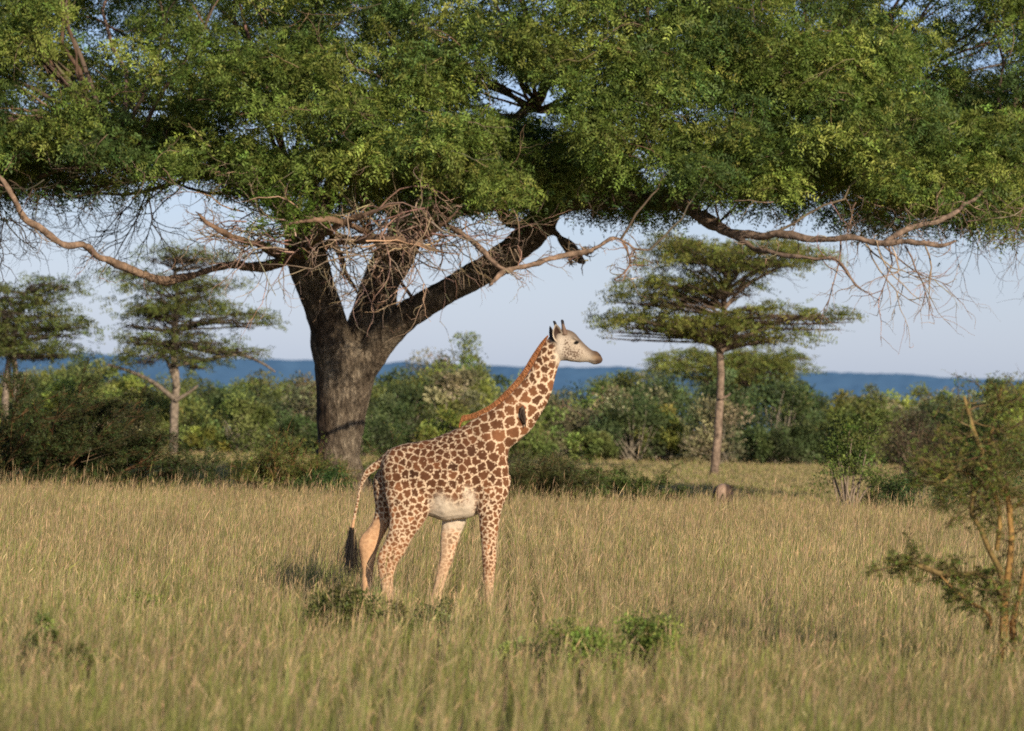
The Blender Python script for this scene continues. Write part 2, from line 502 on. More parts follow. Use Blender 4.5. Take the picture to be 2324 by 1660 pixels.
gb = MB()
torso = [(255, 862, 262, 930, 22, 0), (268, 835, 272, 975, 55, 0), (300, 798, 305, 1040, 82, 0), (350, 771, 355, 1090, 98, 0),
         (430, 752, 435, 1130, 108, 0), (520, 736, 525, 1162, 116, 0), (600, 707, 605, 1186, 122, 0), (680, 672, 680, 1180, 120, 0),
         (760, 640, 755, 1168, 108, 0), (840, 632, 830, 1135, 96, 0), (900, 668, 890, 1090, 84, 0), (945, 770, 935, 1040, 64, 0),
         (965, 860, 965, 995, 38, 0)]
neck = [(700, 690, 930, 1040, 92, 0), (740, 640, 965, 870, 86, 0), (800, 605, 975, 790, 70, 0), (880, 560, 1030, 742, 58, 0),
        (955, 502, 1110, 660, 50, 0), (1020, 434, 1168, 568, 45, 0), (1072, 372, 1205, 485, 40, 0), (1112, 305, 1232, 395, 36, 0),
        (1142, 248, 1250, 325, 34, 0), (1172, 195, 1262, 288, 34, 0), (1205, 150, 1275, 262, 32, 0)]
head = [(1205, 155, 1218, 262, 26, 0), (1228, 132, 1238, 284, 35, 0), (1258, 118, 1262, 293, 42, 0), (1300, 119, 1300, 294, 46, 0), (1338, 136, 1335, 300, 46, 0),
        (1374, 177, 1370, 303, 38, 0), (1408, 211, 1402, 301, 29, 0), (1438, 234, 1426, 306, 25, 0), (1463, 240, 1447, 315, 27, 0),
        (1484, 260, 1474, 311, 24, 0), (1497, 286, 1490, 304, 11, 0)]
HO = .17
hind_n = [(275, 930, 520, 900, 40, -.07), (277, 1000, 556, 985, 66, -.09), (283, 1060, 556, 1060, 66, -.11), (300, 1140, 525, 1150, 56, -.13), (304, 1210, 478, 1225, 45, -.14),
          (288, 1290, 425, 1300, 36, -.15), (256, 1352, 388, 1366, 31, -.15), (241, 1410, 352, 1425, 28, -.15), (247, 1480, 330, 1495, 24, -.15),
          (262, 1570, 326, 1580, 22, -.15), (275, 1650, 330, 1655, 21, -.15), (272, 1700, 338, 1702, 26, -.15), (270, 1745, 350, 1745, 30, -.15)]
hind_f = [(240, 900, 430, 900, 40, .07), (214, 960, 420, 960, 62, .10), (214, 1040, 400, 1040, 60, .12), (222, 1120, 350, 1130, 50, .14), (200, 1205, 305, 1215, 42, .15),
          (152, 1268, 266, 1290, 34, .15), (130, 1318, 240, 1345, 30, .15), (136, 1400, 222, 1410, 26, .15), (145, 1480, 210, 1485, 22, .15),
          (150, 1580, 205, 1585, 21, .15), (150, 1670, 210, 1672, 26, .15), (148, 1715, 222, 1715, 29, .15)]
fore_n = [(800, 900, 955, 890, 44, -.05), (782, 980, 982, 950, 56, -.09), (790, 1060, 968, 1040, 52, -.12), (795, 1130, 935, 1115, 44, -.135), (806, 1200, 918, 1200, 36, -.14),
          (815, 1290, 907, 1290, 30, -.14), (818, 1380, 905, 1380, 29, -.14), (824, 1430, 902, 1430, 27, -.14), (830, 1500, 892, 1500, 23, -.14), (836, 1600, 886, 1600, 20, -.14),
          (832, 1680, 890, 1680, 24, -.14), (825, 1742, 905, 1742, 30, -.14)]
fore_f = [(660, 1000, 850, 960, 44, .06), (625, 1080, 790, 1060, 50, .10), (603, 1150, 745, 1150, 44, .12), (598, 1210, 716, 1225, 36, .13), (590, 1290, 690, 1305, 31, .13),
          (585, 1360, 668, 1378, 29, .13), (580, 1420, 652, 1430, 27, .13), (564, 1490, 628, 1500, 23, .13), (544, 1580, 598, 1590, 21, .13),
          (530, 1650, 590, 1655, 24, .13), (515, 1705, 600, 1705, 30, .13)]
shoulder = [(770, 760, 900, 700, 30, -.10), (765, 850, 950, 800, 46, -.10), (780, 950, 972, 900, 50, -.10), (800, 1030, 960, 1010, 36, -.10)]
haunch = [(330, 800, 470, 770, 30, -.08), (300, 880, 530, 850, 50, -.10), (290, 980, 550, 960, 56, -.10)]
flap = [(690, 1150, 725, 1085, 22, -.04), (725, 1172, 762, 1110, 22, -.06), (755, 1182, 790, 1140, 18, -.09), (772, 1186, 795, 1165, 9, -.10)]
tail = [(300, 790, 330, 850, 26, 0), (255, 835, 270, 880, 22, 0), (215, 865, 228, 908, 17, 0), (172, 898, 195, 930, 14, 0), (148, 940, 174, 960, 12, 0),
        (130, 1000, 153, 1010, 10, 0), (117, 1080, 136, 1086, 8.5, 0), (102, 1160, 118, 1164, 7.5, 0), (88, 1235, 102, 1238, 7, 0)]
jaw = [(1275, 230, 1285, 290, 38, 0), (1320, 245, 1320, 299, 36, 0), (1365, 262, 1362, 300, 27, 0)]
brow = [(1318, 150, 1326, 180, 44, 0), (1340, 150, 1345, 188, 52, 0), (1362, 172, 1366, 196, 42, 0)]
for s, sd2 in ((torso, 28), (neck, 24), (head, 24), (hind_n, 18), (hind_f, 18), (fore_n, 18), (fore_f, 18), (shoulder, 16), (haunch, 16), (tail, 12), (jaw, 16), (brow, 16)):
    V, Fc = gloft(s, 5, sd2); gb.add(V, Fc, (1, 1, 1))
gme = remeshed('body', gb, .0085, 9)
nv = len(gme.vertices)
co_ = np.empty(nv * 3, np.float32); gme.vertices.foreach_get('co', co_); GV = co_.reshape(-1, 3).astype(float)
px, py = proj(GV); ZX = (px - 760) * 2.461; ZY = (py - 700) * 2.461


def blend_pts(pts, zx, zy, pw=3):
    """inverse-distance interpolation of values given at picture points of the giraffe"""
    num = 0; den = 0
    for (a, b, v) in pts:
        w = 1 / ((zx - a) ** 2 + (zy - b) ** 2 + 400) ** (pw / 2)
        num = num + w * v; den = den + w
    return num / den


# patch spacing in zoom units
size_pts = [(1210, 240, 36), (1170, 330, 44), (1130, 450, 56), (1060, 560, 66), (960, 650, 62), (860, 640, 56), (950, 740, 66), (840, 760, 54),
            (700, 720, 38), (560, 780, 40), (420, 800, 42), (480, 900, 54), (620, 880, 50), (740, 850, 52), (330, 860, 40), (400, 990, 48), (480, 1060, 42),
            (650, 980, 50), (800, 930, 54), (900, 900, 52), (930, 1000, 44), (880, 1080, 36), (860, 1180, 30), (860, 1300, 26), (860, 1420, 22), (860, 1550, 20),
            (400, 1140, 32), (380, 1250, 28), (320, 1350, 26), (290, 1450, 22), (290, 1600, 20), (240, 1000, 34), (220, 1250, 26), (180, 1400, 26),
            (650, 1230, 32), (630, 1350, 26), (600, 1480, 22), (230, 880, 26), (150, 960, 18), (120, 1100, 16)]
line_pts = [(1210, 240, 13), (1130, 450, 15), (1060, 600, 15), (950, 700, 14), (860, 640, 9), (700, 720, 7), (500, 780, 7), (450, 900, 8), (620, 880, 8.5),
            (800, 850, 8.5), (900, 900, 9), (400, 1040, 9), (500, 1100, 10), (700, 980, 10), (860, 1100, 9.5), (860, 1250, 9), (860, 1420, 8), (350, 1200, 10), (290, 1400, 9),
            (650, 1230, 13), (620, 1400, 10), (200, 1300, 11), (150, 960, 9), (120, 1100, 8)]
SZ = blend_pts(size_pts, ZX, ZY) / ZM * .90
LWD = blend_pts(line_pts, ZX, ZY) / ZM * .57
cand = rng.permutation(nv)[:16000]
acc = []; accp = np.zeros((0, 3))
for i in cand:
    p = GV[i]
    if len(acc):
        A = np.asarray(acc[-4000:])
        if (((A - p) ** 2).sum(1) < (SZ[i] * .86) ** 2).any(): continue
    acc.append(p)
S_ = np.array(acc)
kd = kdtree.KDTree(len(S_))
for i, p in enumerate(S_): kd.insert(p, i)
kd.balance()
edge = np.zeros(nv); d1_ = np.zeros(nv); near_i = np.zeros(nv, int)
for i in range(nv):
    v = Vector(GV[i])
    q = v * 26
    w = noise.noise_vector(q) * .014 + noise.noise_vector(q * 2.6) * .009
    r = kd.find_n(v + w, 3)
    (a, ia, da), (b, ib, db) = r[0], r[1]
    sep = max((a - b).length, 1e-4)
    e = (db * db - da * da) / (2 * sep)
    c_, ic, dc = r[2]
    e2 = (dc * dc - da * da) / (2 * max((a - c_).length, 1e-4))
    e = min(e, e2)
    edge[i] = e; d1_[i] = da; near_i[i] = ia
pr = np.random.default_rng(3)
ptone = pr.normal(-.04, .22, len(S_))[near_i]
plw = (1 + pr.normal(0, .15, len(S_)))[near_i]
n_hf = np.array([noise.noise(Vector(p * 60)) for p in GV]); n_lf = np.array([noise.noise(Vector(p * 9)) for p in GV])
# short notches cutting into the patches
n_mid = np.array([noise.noise(Vector((p[0] * 42, p[1] * 42, p[2] * 42 + 7))) for p in GV])
ee = edge - np.clip(n_mid - .20, 0, 1) * .065
M = np.clip((ee - LWD * .5 * plw) / .0055 + .5, 0, 1)       # 1 inside a patch


def sstep(x, a, b): t = np.clip((x - a) / (b - a), 0, 1); return t * t * (3 - 2 * t)


brown = np.array([.235, .098, .042]); dark = np.array([.088, .031, .012]); cream = np.array([.78, .575, .385]); tan_ = np.array([.60, .36, .20])
bk = blend_pts([(1200, 250, .55), (1150, 420, .85), (1050, 600, 1.0), (950, 740, .9), (800, 640, .35), (700, 730, .1), (550, 790, 0), (400, 810, .1), (450, 930, .35),
                (620, 880, .25), (760, 850, .2), (900, 900, .4), (400, 1050, .65), (650, 1000, .7), (870, 1100, .6), (860, 1300, 1.0), (350, 1200, 1.1), (300, 1400, 1.3), (200, 1300, 1.4),
                (630, 1300, 1.2)], ZX, ZY) * np.where(ZY < 1150, .82, 1)
pc = dark[None] * (1 - bk[:, None]) + brown[None] * bk[:, None]
pc = pc * np.exp(ptone + .10 * n_hf)[:, None]
inner = sstep(ee, 0, .04)[:, None]
pc = pc * (1.12 - .22 * inner)
bgc = cream[None] * (1 + .05 * n_lf)[:, None]
ck = blend_pts([(700, 720, .66), (500, 780, .70), (400, 800, .76), (900, 900, 1), (1100, 600, 1), (600, 1000, .95), (400, 1100, .95), (860, 1200, 1)], ZX, ZY)[:, None]
bgc = bgc * ck
# lower legs and far hind shank turn tan
leg_t = sstep(ZY, 1230, 1480)[:, None]
bgc = bgc * (1 - leg_t * .5) + tan_ * 1.05 * leg_t * .5
fh = ((ZX < 275) & (ZY > 1180) & (ZX < 345 - (ZY - 1150) * .42))
Mf = M.copy()
Mf = np.where(fh, Mf * (.30 - .25 * sstep(ZY, 1300, 1420)), Mf)
bgc = np.where(fh[:, None], tan_ * (1.12 + .08 * n_lf)[:, None], bgc)
# patches fade out low on the legs
fade = 1 - sstep(ZY, 1430, 1640) * .75
ff = (ZX > 540) & (ZX < 730) & (ZY > 1170)
fade = np.where(ff, fade * (.45 + .35 * sstep(ZX, 600, 660) * 1.0) , fade)
Mf = Mf * fade
# white belly
poly = [(548, 1062), (600, 1052), (650, 1075), (690, 1098), (722, 1075), (738, 1035), (775, 1020), (796, 1060), (800, 1120), (792, 1240), (620, 1230), (520, 1175)]
def inpoly(x, y, pl):
    ins = np.zeros(len(x), bool); j = len(pl) - 1
    for i in range(len(pl)):
        xi, yi = pl[i]; xj, yj = pl[j]
        ins ^= ((yi > y) != (yj > y)) & (x < (xj - xi) * (y - yi) / (yj - yi + 1e-9) + xi); j = i
    return ins
bel = np.zeros(nv)
for dx, dy in ((0, 0), (14, 0), (-14, 0), (0, 18), (0, -18), (26, 26), (-22, -26), (0, 36), (0, -36), (30, -10)):
    bel += inpoly(ZX + dx + n_hf * 26 + n_lf * 22, ZY + dy + n_hf * 30 + n_lf * 20, poly)
bel /= 10
under = (GV[:, 1] > P(1000, 1000, GD)[1] + .02) & (ZY < 1220)
yoff = GV[:, 1] - P(1000, 1000, GD)[1]
torso_only = (ZX > 520) & (ZX < 800)
bel = bel * torso_only * ((yoff < .16) | (ZY > 1120))
bcol = np.array([.71, .58, .44])
pc2 = bgc * (1 - Mf[:, None]) + pc * Mf[:, None]
pc2 = pc2 * (1 - bel[:, None]) + bcol * (1 + .06 * n_lf)[:, None] * bel[:, None]
# head colours
hx = sstep(ZX - (ZY - 180) * .10, 1218, 1246) * (ZY < 325)
hc = np.array([.50, .405, .31])[None] * np.ones((nv, 3)) * (1 + .10 * n_lf)[:, None]
topd = np.interp(ZX, [1230, 1258, 1300, 1338, 1374, 1408, 1438, 1465, 1500], [125, 118, 119, 136, 177, 211, 234, 241, 290])
fore = 1 - sstep(ZY - topd, 4, 58)
hc = hc * (1 - .88 * fore[:, None]) + np.array([.115, .078, .054]) * .88 * fore[:, None]
white = np.exp(-((ZX - 1262) ** 2 / 500 + (ZY - 215) ** 2 / 2600))
hc = hc * (1 - .6 * white[:, None]) + np.array([.80, .68, .54]) * .6 * white[:, None]
mz = sstep(ZX + (ZY - 270) * -.15, 1420, 1468)[:, None]
hc = hc * (1 - mz) + np.array([.095, .055, .034]) * mz
noz = np.exp(-((ZX - 1452) ** 2 / 500 + (ZY - 276) ** 2 / 150))[:, None] * .45
hc = hc * (1 - noz) + np.array([.50, .34, .20]) * noz
mouth = np.exp(-((ZY - (296 + (ZX - 1450) * -.05 - np.clip(1440 - ZX, 0, 60) * .35)) ** 2) / 8.0) * sstep(ZX, 1410, 1425) * .8
hc = hc * (1 - mouth[:, None]) + np.array([.06, .04, .03]) * mouth[:, None]
nost = np.exp(-((ZX - 1478) ** 2 / 30 + (ZY - 262) ** 2 / 22))[:, None]
hc = hc * (1 - nost) + np.array([.02, .014, .012]) * nost
# dark line above and in front of the eye
ebr = np.exp(-(((ZX - 1352) * .94 + (ZY - 190) * -.34) ** 2 / 260 + ((ZX - 1352) * .34 + (ZY - 190) * .94) ** 2 / 42))[:, None] * .95
hc = hc * (1 - ebr) + np.array([.02, .014, .012]) * ebr
# small cheek spots
hs = []
hi = np.where((hx > .5) & (ZX < 1425))[0]
for i in rng.permutation(hi)[:5000]:
    p = GV[i]
    if hs and ((np.array(hs) - p) ** 2).sum(1).min() < .024 ** 2: continue
    hs.append(p)
hs = np.array(hs); hr = rng.uniform(.008, .0145, len(hs))
chk = 1.15 * np.exp(-((ZX - 1325) ** 2 / 4200 + (ZY - 252) ** 2 / 1900)) + .8 * np.exp(-((ZX - 1295) ** 2 / 300 + (ZY - 200) ** 2 / 2200))
spot = np.zeros(nv)
for i in np.where(hx > .3)[0]:
    q = GV[i] + np.array(noise.noise_vector(Vector(GV[i] * 70))) * .004
    dd = ((hs - q) ** 2).sum(1); j = dd.argmin()
    spot[i] = np.clip((hr[j] * min(chk[i] * 1.15, 1.0) - math.sqrt(dd[j])) / .004 + .5, 0, 1) * (chk[i] > .12)
hc = hc * (1 - .9 * spot[:, None]) + np.array([.11, .058, .035]) * .9 * spot[:, None]
# dark nape behind the ears: ear shadow painted into the coat colour
nape_shade = np.exp(-((ZX - 1212) ** 2 / 520 + (ZY - 165) ** 2 / 1000)) * 1.6
nape_shade = np.clip(nape_shade, 0, 1) * (ZY < 215)
fin = pc2 * (1 - hx[:, None]) + hc * hx[:, None]
thr = np.exp(-((ZX - 1240) ** 2 / 260 + (ZY - 262) ** 2 / 1800))[:, None] * .75
fin = fin * (1 - thr) + np.array([.80, .66, .50]) * thr
fin = fin * (1 - nape_shade[:, None]) + np.array([.035, .03, .03]) * nape_shade[:, None]
hoof = sstep(ZY, 1690, 1705)[:, None]
fin = fin * (1 - hoof) + np.array([.05, .04, .035]) * hoof
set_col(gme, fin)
# soft muscle and skin relief
nb = np.empty(nv * 3, np.float32); gme.vertices.foreach_get('normal', nb); nb = nb.reshape(-1, 3)
rel = np.array([noise.fractal(Vector((p[0] * 4.5, p[1] * 4.5, p[2] * 3)), .8, 2.1, 3) for p in GV]) * .012 * (1 - hx)
for (a0, b0, a1, b1, dep, wd_) in [(790, 700, 770, 1000, -.018, 26), (560, 880, 545, 1080, -.016, 24), (960, 770, 985, 1000, .006, 40), (330, 860, 300, 1050, .010, 40), (880, 1160, 868, 1250, .008, 20),
                                   (860, 1375, 862, 1425, .010, 26), (250, 1350, 262, 1420, .010, 26), (900, 600, 1160, 430, .006, 30), (620, 960, 640, 1100, -.006, 10), (580, 950, 596, 1090, -.005, 9), (660, 960, 682, 1100, -.006, 10), (700, 950, 722, 1080, -.005, 9)]:
    L2 = (a1 - a0) ** 2 + (b1 - b0) ** 2; tt = np.clip(((ZX - a0) * (a1 - a0) + (ZY - b0) * (b1 - b0)) / L2, 0, 1)
    dd = (ZX - a0 - tt * (a1 - a0)) ** 2 + (ZY - b0 - tt * (b1 - b0)) ** 2
    rel += dep * np.exp(-dd / (2 * wd_ ** 2)) * (np.abs(nb[:, 1]) > .3)
gme.vertices.foreach_set('co', (GV + nb * rel[:, None]).astype(np.float32).ravel()); gme.update()
gme.polygons.foreach_set('use_smooth', np.ones(len(gme.polygons), bool))
gloc = GZ(600, 1740); gloc[2] = 0
gir = thing('giraffe', 'young giraffe with brown patches walking right through tall dry grass', 'giraffe', gloc)
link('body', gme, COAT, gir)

# mane: short upright hair along the back of the neck
mc = spline(np.array([(695, 668), (712, 628), (760, 614), (820, 594), (890, 556), (955, 500), (1018, 432), (1068, 366), (1108, 300), (1138, 244), (1166, 196), (1192, 156)], float), 60)
mo = spline(np.array([(694, 640), (712, 600), (758, 590), (812, 568), (878, 530), (940, 474), (1002, 408), (1050, 345), (1090, 278), (1124, 226), (1158, 180), (1190, 148)], float), 60)
n = 16000
ii = rng.integers(0, len(mc) - 1, n)
bx_ = mc[ii]; tx_ = mo[np.clip(ii + rng.integers(-6, 7, n), 0, len(mo) - 1)]
off = rng.normal(0, .010, n)
A = GZ(bx_[:, 0], bx_[:, 1]); A[:, 1] += off
k = rng.uniform(.8, 1.03, n)[:, None]
T_ = GZ(bx_[:, 0] * (1 - k[:, 0]) + tx_[:, 0] * k[:, 0], bx_[:, 1] * (1 - k[:, 0]) + tx_[:, 1] * k[:, 0]); T_[:, 1] += off * 1.5
A = A - (T_ - A) * .35
mb = MB()
c = cols((.40, .165, .065), n, .12, .04)
leaves(mb, A, T_ - A, norm(rng.normal(0, .5, (n, 3)) + np.array([0, -1, 0])), np.linalg.norm(T_ - A, axis=1), .006, c)
# inner ridge so the mane reads solid
sec = []
st_ = slice(0, None, 30)
for (a, b) in zip(mc[st_], mo[st_]):
    m_ = a * .25 + b * .75
    sec.append((a[0] * 1.15 - b[0] * .15, a[1] * 1.15 - b[1] * .15, m_[0], m_[1], 4.5, 0))
V, Fc = gloft(sec, 2, 8); mb.add(V, Fc, (.36, .135, .045))
mb.build('mane', HAIR, gir)

# tail tuft
n = 620
A = GZ(rng.normal(93, 6, n), rng.uniform(1220, 1330, n)); A[:, 1] += rng.normal(0, .015, n)
dirs = np.stack([rng.normal(.0, .11, n), rng.normal(0, .13, n), -np.ones(n)], -1)
W_ = walk(A, dirs, rng.uniform(.12, .46, n), 6, .10, (0.008, 0, -.05))
V, Qd = tubes(W_, .0035 * np.linspace(1, .4, 6)[None] * np.ones((n, 1)), 3)
mb = MB(); mb.add(V, [Qd], np.repeat(cols((.022, .016, .013), n, .3), 18, 0)); mb.build('tail_tuft', HAIR, gir)


def ear(bx, by, tx, ty, wz, off, tiltx, cav, rim, back, openness):
    base = GZ(bx, by, off); tip = GZ(tx, ty, off - .02 if off < 0 else off + .02)
    ax = tip - base; Lh = np.linalg.norm(ax); ax /= Lh
    nrm = norm(np.array([tiltx, -1 if off < 0 else -.3, .1])); sdv = norm(np.cross(ax, nrm)); nrm = np.cross(sdv, ax)
    nu, nv_ = 14, 11
    u = np.linspace(0, 1, nu); v = np.linspace(-1, 1, nv_)
    wd = (wz / ZM) * np.sin(np.pi * np.clip(u * .93 + .07, 0, 1) ** .85) ** .8
    mb = MB(); 
    for layer in (0, 1):
        V = []; C = []
        for i in range(nu):
            for j in range(nv_):
                a = v[j] * openness
                p = base + ax * Lh * u[i] + sdv * wd[i] * math.sin(a) / math.sin(openness) - nrm * wd[i] * (math.cos(a) - math.cos(openness)) * 1.2
                p = p - nrm * (.004 * layer)
                V.append(p)
                if layer == 0:
                    m = max(0, 1 - abs(v[j]) * 1.15) * min(1, max(0, 1.2 - abs(u[i] - .42) * 1.9)); m = min(1, m * 3.0)
                    C.append(np.array(rim) * (1 - m) + np.array(cav) * m)
                else: C.append(np.array(back))
        I = np.arange(nu * nv_).reshape(nu, nv_)
        Qd = np.stack([I[:-1, :-1], I[:-1, 1:], I[1:, 1:], I[1:, :-1]], -1).reshape(-1, 4)
        mb.add(np.array(V), [Qd], np.array(C))
    return mb.build('ear', HAIR, gir, smooth=True)


ear(1252, 188, 1234, 88, 29, -.085, .15, (.045, .022, .013), (.74, .62, .48), (.60, .48, .36), 1.0)
ear(1215, 190, 1200, 98, 22, .07, -.6, (.05, .035, .03), (.10, .085, .08), (.05, .042, .04), 1.2)


def horn(pts, off, c0):
    sec = [(x - r, y, x + r, y, r, off) for x, y, r in pts]
    V, Fc = gloft(sec, 5, 14); h_ = (proj(V)[1] - 700) * 2.461
    tipy = pts[-1][1]
    m = sstep(-h_, -(tipy + 30), -(tipy + 18))[:, None]
    c = np.array(c0) * (1 - m) + np.array([.014, .011, .013]) * m
    mb = MB(); mb.add(V, Fc, c); return mb.build('ossicone', HAIR, gir, smooth=True)


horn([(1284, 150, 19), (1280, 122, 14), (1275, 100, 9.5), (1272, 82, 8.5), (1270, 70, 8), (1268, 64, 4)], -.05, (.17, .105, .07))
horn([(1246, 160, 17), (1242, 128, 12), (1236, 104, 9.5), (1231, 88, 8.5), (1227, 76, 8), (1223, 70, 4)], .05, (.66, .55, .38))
for s_ in (-1, 1):
    mb = MB()
    p0 = GZ(1349, 192, s_ * (.108))
    th = np.linspace(0, np.pi, 9); ph = np.linspace(0, 2 * np.pi, 16, endpoint=False)
    V = np.array([[math.sin(t) * math.cos(q) * .027, math.cos(t) * .018, math.sin(t) * math.sin(q) * .019] for t in th for q in ph]) + p0
    I = np.arange(9 * 16).reshape(9, 16)
    Qd = np.stack([I[:-1], np.roll(I[:-1], -1, 1), np.roll(I[1:], -1, 1), I[1:]], -1).reshape(-1, 4)
    mb.add(V, [Qd], (.008, .006, .006)); eo = mb.build('eye', HORN, gir, smooth=True)
    # lashes
    mb = MB(); n = 40
    a = rng.uniform(-1, 1, n); S0 = p0 + np.stack([a * .020, np.full(n, s_ * .012), .012 - .010 * a ** 2], -1)
    leaves(mb, S0, np.stack([a * .3 + .5, np.full(n, s_ * .8), np.full(n, -.35)], -1), np.tile([0, 0, 1.0], (n, 1)), .028, .004, (.012, .01, .01))
    mb.build('eyelashes', HAIR, gir)

# ------------------------------------------------------------------ oxpecker on the neck
bp = GZ(1055, 600, -.17)
bird = thing('bird', 'small dark brown bird clinging to the side of the giraffe neck', 'bird', bp)
def BZ(x, y, off=0): return GZ(x, y, -.125 + off)
def bl(secs, name, c, mat=BIRD):
    V, Fc = gloft([(a, b, cc, d, w, -.135 + o) for a, b, cc, d, w, o in secs], 5, 14)
    mb = MB(); mb.add(V, Fc, c); return mb.build(name, mat, bird, smooth=True)
bl([(1045, 548, 1050, 543, 3, 0), (1036, 555, 1056, 550, 9, 0), (1034, 567, 1060, 562, 11, 0), (1030, 590, 1064, 585, 15, 0), (1036, 612, 1068, 607, 13, 0), (1046, 632, 1066, 628, 8, 0), (1056, 645, 1064, 643, 3, 0)], 'body', (.095, .065, .045))
bl([(1052, 620, 1064, 617, 5, -.005), (1056, 640, 1067, 638, 4, 0), (1061, 664, 1066, 663, 2, 0)], 'tail', (.035, .024, .018))
bl([(1046, 566, 1056, 563, 4, -.03), (1042, 590, 1060, 586, 6, -.035), (1050, 618, 1062, 615, 4, -.025), (1059, 644, 1062, 643, 1.5, -.01)], 'wing', (.045, .03, .022))
bl([(1053, 548, 1058, 555, 3, 0), (1060, 548, 1063, 553, 2.4, .01), (1066, 549, 1067, 551, 1, .015)], 'beak', (.45, .10, .03), HORN)
for fx in (1052, 1060):
    bl([(fx, 600, fx + 3, 598, 1.5, .02), (fx + 4, 608, fx + 7, 606, 1.5, .06)], 'leg', (.06, .05, .045), HORN)

# ------------------------------------------------------------------ the big tree
TD = 108.0
TZM = F / TD
def TP(x, y, off=0.0):
    return P(x, y, TD + np.asarray(off, float) + 0 * np.asarray(x, float))


def limb(secs, sub=5, sides=12, rscale=.93):
    """(x, y, r_px, depth offset) -> closed round tube"""
    s = spline(np.array(secs, float), sub)
    c = TP(s[:, 0], s[:, 1], s[:, 3]); r = np.maximum(s[:, 2] * rscale, 1.0) / TZM
    V, Qd = tubes(c[None], r[None], sides)
    n = len(c); V = np.vstack([V, c[0], c[-1]])
    I = np.arange(n * sides).reshape(n, sides); c0 = n * sides
    T = np.concatenate([np.stack([np.roll(I[0], -1), I[0], np.full(sides, c0)], -1), np.stack([I[-1], np.roll(I[-1], -1), np.full(sides, c0 + 1)], -1)])
    return V, [Qd, T], c, r


base = TP(762, 1145); base[2] = 0
tree = thing('umbrella_tree', 'huge spreading umbrella tree with forked dark trunk shading the giraffe', 'tree', base)
tl = [
    [(765, 1175, 72, 0), (764, 1120, 62, 0), (763, 1060, 56, 0), (768, 1000, 56, 0), (775, 930, 62, 0), (780, 870, 70, 0), (786, 815, 76, 0), (792, 775, 58, 0)],
    [(760, 840, 45, -.1), (755, 790, 52, -.2), (748, 745, 47, -.3), (735, 700, 45, -.4), (716, 650, 47, -.5), (700, 600, 50, -.6), (690, 560, 50, -.6), (665, 500, 30, -1), (630, 455, 26, -1.5), (580, 425, 22, -2.2), (500, 395, 20, -3), (420, 380, 17, -4), (330, 350, 14, -5), (240, 300, 11, -6)],
    [(705, 580, 30, -.5), (725, 500, 22, 0), (750, 430, 20, .8), (745, 360, 17, 1.6), (700, 290, 14, 2.5), (660, 220, 11, 3)],
    [(690, 520, 20, -.6), (715, 440, 14, -1.5), (690, 400, 10, -2.4), (660, 380, 8, -3)],
    [(806, 815, 44, .2), (826, 750, 48, .3), (850, 700, 52, .4), (865, 640, 46, .5), (890, 590, 50, .6), (920, 545, 42, .8), (960, 505, 30, 1), (1010, 478, 27, 1.3), (1080, 462, 25, 1.4), (1160, 452, 24, 1.2), (1240, 440, 24, .6), (1300, 400, 20, .2)],
    [(900, 560, 34, .6), (905, 500, 24, 1.2), (890, 430, 20, 2), (920, 350, 17, 3), (960, 260, 14, 4), (940, 180, 10, 5)],
    [(960, 510, 20, 1), (1010, 430, 17, 2), (1090, 350, 14, 3), (1180, 260, 12, 3.5), (1260, 180, 9, 4)],
    [(818, 850, 34, -.2), (862, 780, 38, -.4), (912, 724, 37, -.8), (965, 690, 33, -1.1), (1020, 660, 32, -1.4), (1080, 625, 35, -1.7), (1140, 588, 34, -2), (1190, 548, 36, -2.2), (1228, 505, 38, -2.4), (1252, 455, 33, -2.4), (1275, 400, 28, -2.5), (1310, 340, 24, -2.8), (1350, 270, 20, -3), (1400, 200, 15, -3.4), (1450, 120, 11, -4)],
    [(1240, 480, 26, -2.4), (1310, 455, 24, -2.8), (1390, 450, 22, -3.2), (1470, 455, 21, -3.6), (1530, 462, 17, -3.8)],
    [(1130, 470, 14, .5), (1160, 505, 13, -.5), (1210, 520, 15, -1.8)],
    [(1268, 540, 10, -2.4), (1290, 560, 17, -2.5), (1310, 585, 13, -2.6), (1330, 598, 6, -2.7)],
    [(1232, 520, 24, -2.4), (1262, 530, 10, -2.4), (1275, 550, 10, -2.5)],
    [(1290, 410, 16, -2.6), (1380, 370, 14, -3.4), (1440, 330, 12, -4), (1480, 280, 10, -4.4), (1490, 240, 8, -4.6)],
    [(1440, 330, 11, -4), (1510, 350, 11, -4.4), (1580, 365, 8, -4.8)],
    [(1350, 280, 14, -3), (1280, 250, 12, -4), (1220, 250, 11, -5)],
    [(1500, 455, 17, -3.6), (1620, 400, 13, -2), (1760, 330, 10, -1), (1900, 250, 8, 0)],
]
tb = MB(); nodes_p = []; nodes_r = []
for s in tl:
    V, Fc, c, r = limb(s); tb.add(V, Fc, (1, 1, 1)); nodes_p.append(c); nodes_r.append(r)
